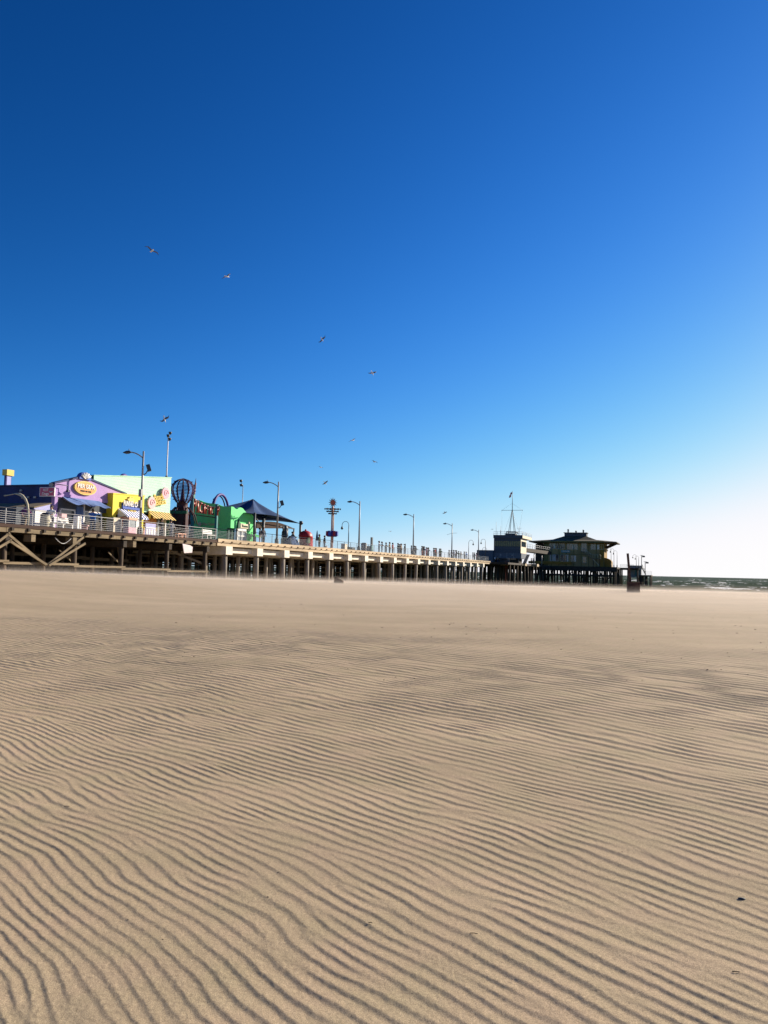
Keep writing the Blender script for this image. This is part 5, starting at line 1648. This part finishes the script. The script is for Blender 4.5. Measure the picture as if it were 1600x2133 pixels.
# outside stair on the restaurant front
stt = thing('outside_stair', 'timber outside stair with a landing on the restaurant front', 'stair', RU - 1.6, 0)
y0, zs0 = hv(1213, 1148, RU - 1.6); y1, zs1 = hv(1234, 1163, RU - 1.6)
zs0 -= DECK; zs1 -= DECK
MB().bar((0, y0, zs0), (0, y1, zs1), 1.2, .25).build('flight', 'old_timber', stt)
MB().box(-.6, .8, y1 - 2.6, y1, zs1 - .2, zs1).build('landing', 'old_timber', stt)
mb = MB()
for k in range(7):
    q = k / 6; mb.tube([(-.55, y0 + (y1 - y0) * q, zs0 + (zs1 - zs0) * q), (-.55, y0 + (y1 - y0) * q, zs0 + (zs1 - zs0) * q + 1.1)], .05, 5)
mb.tube([(-.55, y0, zs0 + 1.1), (-.55, y1, zs1 + 1.1), (-.55, y1 - 2.6, zs1 + 1.1)], .06, 5)
for k in range(4): mb.tube([(-.55, y1 - 2.6 * k / 3, zs1), (-.55, y1 - 2.6 * k / 3, zs1 + 1.1)], .05, 5)
mb.build('handrail', 'beige', stt)
for y in (y1 - .3, y1 - 2.3): MB().tube([(0, y, 0), (0, y, zs1 - .2)], .12, 6).build('post', 'dark_timber', stt)
MB().bar((-.3, y1 - .2, zs1 - .3), (-.3, y1 - 2.2, .3), .15, .15).build('brace', 'beige', stt)
# corner terrace with ochre half-dome awning at the right foot
te = thing('terrace_awning', 'ochre curved awning at the right foot of the restaurant', 'awning', RU + 1, vR)
yw = hv(1274, 1172, RU + 1)[0] - vR
MB().prism([(-.01, 1.4), (yw, 1.4), (yw * .97, 1.8), (yw * .8, 2.3), (yw * .5, 2.7), (-.01, 3.0)], 'x', 0, 6).build('fabric', 'ochre', te)
MB().box(0, 6, yw + .05, -.01, 0, 1.38).build('front_wall', 'ochre', te)

# lamps at the far end
for px, uu, h_, lab, s in ((1273, 206, 5.6, 'first of three crook lamps right of the restaurant wall', 1), (1279, 206, 5.2, 'second of three crook lamps right of the restaurant wall', 1), (1285.5, 206, 4.6, 'third of three crook lamps right of the restaurant wall', 1),
                           (1325.5, 224, 3.9, 'crook lamp with its arm to the left on the outer landing', 1), (1330.5, 226, 3.5, 'smaller crook lamp between two posts on the outer landing', 1)):
    crook_lamp(px, 0, lab, s, h_, u=uu)
for px, pt, lab in ((1336.5, 1157, 'taller floodlight post at the outer pier end'), (1344, 1170, 'shorter floodlight post at the very end of the pier')):
    v_, z_ = hv(px, pt, 228)
    t = thing('floodlight_post', lab, 'light post', 228, v_, DECK - 2.3 if px > 1340 else DECK - .5, 'floodlight posts at the pier end')
    h_ = z_ - t.location.z
    MB().tube([(0, 0, 0), (0, 0, h_)], .12, 6).build('pole', 'lamp_dark', t)
    MB().box(-.25, .25, -1.1, -.2, h_ - .6, h_ - .1).build('floodlight', 'lamp_dark', t)
    MB().tube([(0, -.6, h_), (0, .5, h_ + .05)], .06, 5).build('crossarm', 'lamp_dark', t)
mat('shed_grey', (0.42, 0.45, 0.48), 0.8, var=0.2, scale=1.0, stripes=('Y', 0.4, 0.02))
cbn = thing('shed', 'weathered teal-sided shed on the outer pier end', 'shed', 227, 0, DECK)
ya = hv(1336, 1185, 227)[0]; yb = hv(1309, 1185, 227)[0]
zt3 = hv(1320, 1179, 227)[1] - DECK; zb3 = hv(1320, 1203, 227)[1] - DECK
MB().box(0, 6, ya, yb, zb3, zt3).build('wall', 'shed_grey', cbn)
MB().box(-.06, -.003, ya + .5, (ya + yb) / 2, zb3 + .5, zt3 - .6).build('panel', 'sign_teal', cbn)
MB().box(-.3, 6.3, ya - .3, yb + .3, zt3 + .003, zt3 + .2).build('roof', 'shed_grey', cbn)
stn = thing('outer_stair', 'steep stair from the outer deck down to the low landing', 'stair', 225.4, 0)
y0, za_ = hv(1336.5, 1181, 225.4); y1, zb_ = hv(1345, 1197, 225.4)
MB().bar((0, y0, za_ - DECK), (0, y1, zb_ - DECK), 1.3, .3).build('flight', 'old_timber', stn)
mb = MB()
for s in (-.6, .6): mb.tube([(s, y0, za_ - DECK + 1.1), (s, y1, zb_ - DECK + 1.1)], .06, 5)
for k in range(5):
    q = k / 4; mb.tube([(-.6, y0 + (y1 - y0) * q, (za_ + (zb_ - za_) * q) - DECK), (-.6, y0 + (y1 - y0) * q, (za_ + (zb_ - za_) * q) - DECK + 1.1)], .05, 5)
mb.build('handrail', 'lamp_dark', stn)
for px, uu, lab, pose, a, b in ((1031, 152.5, 'person in white on the harbour office forecourt, left of the ledge', 'stand', 'white', 'black'), (1037, 152.5, 'person in tan on the harbour office forecourt, nearest the ledge', 'walk', 'tan', 'navy'), (1067.5, 160, 'person in a pale top under the harbour office corner', 'stand', 'pale', 'denim'), (1107, 176, 'person in black under the foot bridge', 'stand', 'black', 'black'), (1110.5, 176, 'person in navy under the foot bridge, nearer the restaurant', 'lean', 'navy', 'black')):
    v_, _ = hv(px, 1168, uu)
    person(px, v_, lab, pose, a, b, 30, u=uu, sc=1.0)

# ------------------------------------------------------------------ on the beach
def beach_pt(px, d):
    d_ = ray(px, 1215.0); k = d / d_.y
    return d_.x * k, d
# rusty steel post in a box
bxx, byy = beach_pt(1320, 73.0)
z0 = gz(bxx, byy)
rp = bpy.data.objects.new('steel_outfall', None); COL.objects.link(rp); rp.location = (bxx, byy, z0); rp.rotation_euler = (0, 0, R(-14))
tag(rp, 'rusty steel box with a tall leaning post, at the water edge of the sand', 'outfall')
MB().box(-.55, .55, 0, 1.0, -.5, .90).build('box_body', 'rust', rp)
MB().box(-.6, .6, -.05, 1.05, 1.05 - .147, .96).build('box_rim', 'rust', rp)
for x in (-.5, 0, .5): MB().box(x - .04, x + .04, -.045, -.003, -.3, .90).build('stiffener', 'rust', rp)
MB().bar((-.22, .3, .2), (-.50, .4, 3.55), .20, .20).build('post', 'rust', rp)
# half buried rusty plate under the pier
bxx, byy = beach_pt(704, 78.0)
z0 = gz(bxx, byy)
bp2 = bpy.data.objects.new('steel_plate', None); COL.objects.link(bp2); bp2.location = (bxx, byy, z0)
tag(bp2, 'half-buried rusty brown plate leaning out of the sand before the concrete piles', 'plate')
MB().prism([(-.50, -.3), (.52, -.3), (.52, .22), (-.2, .62), (-.30, .55)], 'y', 0, .35).build('plate', 'rust', bp2)
MB().tube([(-.24, -.02, .56), (.52, -.02, .22)], .035, 6).build('lip', 'old_timber', bp2)
for px, py, lab in ((180, 60.0, 'left of two white scraps of litter below the timber pier'), (208.5, 59.0, 'right of two white scraps of litter below the timber pier')):
    x, y = beach_pt(px, py)
    t = bpy.data.objects.new('paper_scrap', None); COL.objects.link(t); t.location = (x, y, gz(x, y)); tag(t, lab, 'litter', 'white litter scraps')
    MB().grid(lambda i, j: (-.18 + .36 * i, -.1 + .2 * j, .10 + .06 * math.sin(9 * i + 4 * j)), 6, 4).grid(lambda i, j: (-.15 + .3 * i, -.1 + .2 * j, .02 + .05 * math.sin(7 * i + 2 * j)), 6, 4).build('scrap', 'white_paint', t)
def ground_hit(px, py):
    d = ray(px, py); t = -EYE.z / d.z
    return EYE.x + d.x * t, EYE.y + d.y * t
x, y = ground_hit(1545, 1877)
t = bpy.data.objects.new('mussel_shell', None); COL.objects.link(t); t.location = (x, y, gz(x, y) + .002); t.rotation_euler = (0, 0, R(-15))
tag(t, 'small dark shell lying on the rippled sand at the lower right', 'shell')
MB().lathe([(.001, .005), (.008, .0045), (.0115, .002), (.012, .0), (.008, -.002), (.001, -.003)], 14, sx=1.5, sy=.8).build('shell', 'lamp_dark', t)
MB().tube([(-.016, -.001, .001), (-.006, -.003, .0055), (.008, -.003, .005)], [.001, .002, .001], 5).build('ridge', 'beige', t)
# twigs and crumbs
mb = MB()
rr_ = random.Random(5)
for k in range(150):
    if k < 22: px, py = rr_.uniform(40, 1560), rr_.uniform(1500, 2110)
    elif k < 110: px, py = 1600 - 1300 * rr_.random() ** 1.3, rr_.uniform(1262, 1420)
    else: px, py = rr_.uniform(100, 1600), rr_.uniform(1235, 1330)
    x, y = ground_hit(px, py); d = math.hypot(x, y)
    z = gz(x, y)
    s = d * rr_.uniform(.0004, .0010)
    if k < 12:
        a = rr_.uniform(0, 6.28); Lh = rr_.uniform(.008, .02)
        mb.tube([(x - Lh * math.cos(a), y - Lh * math.sin(a), z + .003), (x, y, z + .006), (x + Lh * math.cos(a + .3), y + Lh * math.sin(a + .3), z + .004)], .0016, 5)
    else:
        s = min(s, .035)
        mb.lathe([(.001, -s * .4), (s * rr_.uniform(.7, 1.2), 0), (s * .7, s * .4), (.001, s * .55)], 6, (x, y, z), sx=rr_.uniform(.8, 1.8))
tag(mb.build('beach_debris', 'dark_timber'), 'dark crumbs and twigs scattered over the sand', kind='stuff')

# ------------------------------------------------------------------ gulls
def wing_mb(s):
    pts = [(0, .06, 0, .20, .028), (0, .26, .07, .19, .022), (.02, .44, .10, .15, .016), (-.05, .60, .06, .09, .010), (-.13, .70, .01, .02, .004)]
    mb = MB(); vs = []
    for x, y, z, c, h in pts:
        vs += [(x + c * .45, s * y, z), (x, s * y, z + h), (x - c * .55, s * y, z - .004), (x, s * y, z - h * .4)]
    fs = []; mi = []
    for i in range(len(pts) - 1):
        for k in range(4):
            a, b = i * 4 + k, i * 4 + (k + 1) % 4
            fs.append((a, b, b + 4, a + 4))
    mb.add(vs, fs[:12], 0, True); mb.add(vs, fs[12:], 1, True)
    mb.f.append((0, 1, 2, 3)); mb.mi.append(0); mb.sm.append(False)
    return mb
def make_gull():
    b = MB().lathe([(.004, .30), (.03, .27), (.045, .225), (.042, .185), (.062, .12), (.078, .02), (.066, -.09), (.035, -.18), (.012, -.22)], 12)
    b.v = [(z, x, y) for x, y, z in b.v]
    body = b.build('gull', 'gull_white')
    MB().add([(-.15, -.03, .01), (-.15, .03, .01), (-.33, .085, .005), (-.34, 0, .008), (-.33, -.085, .005), (-.15, -.03, -.006), (-.15, .03, -.006), (-.33, .085, -.003), (-.34, 0, -.004), (-.33, -.085, -.003)],
             [(0, 1, 2, 3, 4), (5, 9, 8, 7, 6), (0, 5, 6, 1), (1, 6, 7, 2), (2, 7, 8, 3), (3, 8, 9, 4), (4, 9, 5, 0)]).build('tail', 'gull_white', body)
    MB().tube([(.285, 0, 0), (.325, 0, -.004), (.345, 0, -.014)], [.014, .01, .002], 6).build('beak', 'beak', body)
    for s in (1, -1): wing_mb(s).build('wing', ['gull_grey', 'gull_tip'], body)
    return body
g0 = make_gull()
GULLS = [  # px, py, distance, span direction in the picture (deg), how far the wings are turned away, label
    (317, 522, 66, -28, 35, 'topmost gull, white underside showing, at the upper left of the sky'),
    (473, 576, 74, 14, 40, 'second highest gull, just right of the topmost one'),
    (671, 707, 88, 38, 35, 'gull in mid sky left of the lower centre gull'),
    (776, 777, 84, 20, 40, 'lone gull nearest the centre of the sky, bright head'),
    (343, 873, 66, 24, 35, 'gull right above the floodlight mast'),
    (735, 917, 96, 22, 40, 'dark gull above the drop tower, to its upper right'),
    (780.5, 962, 104, -20, 45, 'small gull right of and below the dark gull'),
    (668.5, 973.5, 130, -20, 40, 'faint distant gull above the drop tower, to its left'),
    (677.5, 1006, 100, 33, 45, 'gull just above the spiked sun of the drop tower'),
    (926.5, 1068, 150, 22, 35, 'small gull left of the fifth tall street lamp'),
    (813, 1107, 170, 5, 40, 'tiny far gull low between the third and fourth tall lamps'),
    (841, 1134, 150, 10, 30, 'low gull skimming above the people left of the fourth tall lamp'),
    (1025.5, 1102.5, 200, 4, 40, 'tiny gull left of the harbour office roof'),
]
fw = (CM @ Vector((0, 0, -1))).normalized(); rt = CM @ Vector((1, 0, 0)); upv = CM @ Vector((0, 1, 0))
for i, (px, py, d, ang, away, lab) in enumerate(GULLS):
    o = g0 if i == 0 else dup(g0)
    dr = ray(px, py).normalized()
    a = R(ang); w_ = R(away)
    span = (rt * math.cos(a) + upv * math.sin(a)) * math.cos(w_) - fw * math.sin(w_) * (1 if i % 3 else -1)
    span.normalize()
    head = (rt * .75 + fw * (.55 if i % 2 else -.55) + upv * .05)
    head = (head - span * head.dot(span)).normalized()
    if i % 2 == 0: span = -span
    upn = head.cross(span)
    if upn.z < 0: span = -span; upn = -upn
    m = Matrix((head, span, upn)).transposed().to_4x4()
    o.matrix_world = Matrix.Translation(EYE + dr * d) @ m @ Matrix.Scale(0.86, 4)
    tag(o, lab, 'gull', 'gulls gliding over the beach')

# ------------------------------------------------------------------ sand blowing low over the beach
def dust(h, density, y0, y1):
    nx, ny = 60, 60
    xs = np.linspace(-75, 95, nx); ys = np.linspace(y0, y1, ny)
    Xg, Yg = np.meshgrid(xs, ys)
    zb = sand_base(Xg, Yg)
    ed = np.minimum(np.minimum(sstep(Xg, -75, -60), 1 - sstep(Xg, 80, 95)), np.minimum(sstep(Yg, y0, y0 + 26), 1 - sstep(Yg, y1 - 20, y1)))
    zt = zb + 0.015 + h * ed * (1 + 0.5 * perlin(Xg / 11, Yg / 11, 31) + 0.3 * perlin(Xg / 4, Yg / 4, 32))
    vs = [(a, b, c) for a, b, c in zip(Xg.ravel(), Yg.ravel(), zt.ravel())] + [(a, b, c - .8) for a, b, c in zip(Xg.ravel(), Yg.ravel(), zb.ravel())]
    N = nx * ny; fs = []
    for j in range(ny - 1):
        for i in range(nx - 1):
            a = j * nx + i; q = (a, a + 1, a + nx + 1, a + nx)
            fs += [q, tuple(N + k for k in q[::-1])]
    per = [i for i in range(nx)] + [j * nx + nx - 1 for j in range(1, ny)] + [(ny - 1) * nx + i for i in range(nx - 2, -1, -1)] + [j * nx for j in range(ny - 2, 0, -1)]
    for a, b in zip(per, per[1:] + per[:1]): fs.append((b, a, N + a, N + b))
    m = bpy.data.materials.new('blown_sand'); m.use_nodes = True
    t = m.node_tree; t.nodes.clear()
    pv = t.nodes.new('ShaderNodeVolumePrincipled'); o = t.nodes.new('ShaderNodeOutputMaterial')
    pv.inputs['Color'].default_value = (0.95, 0.82, 0.71, 1); pv.inputs['Density'].default_value = density; pv.inputs['Anisotropy'].default_value = 0.2
    t.links.new(pv.outputs[0], o.inputs['Volume'])
    mb = MB().add(vs, fs)
    ob = mb.build('blowing_sand_haze', m)
    tag(ob, 'thin veil of wind-blown sand drifting low over the beach', kind='stuff')
dust(0.05, 0.06, 14, 150)
dust(0.12, 0.022, 18, 150)
dust(0.24, 0.013, 22, 150)
dust(0.40, 0.006, 28, 150)
dust(0.65, 0.004, 34, 150)
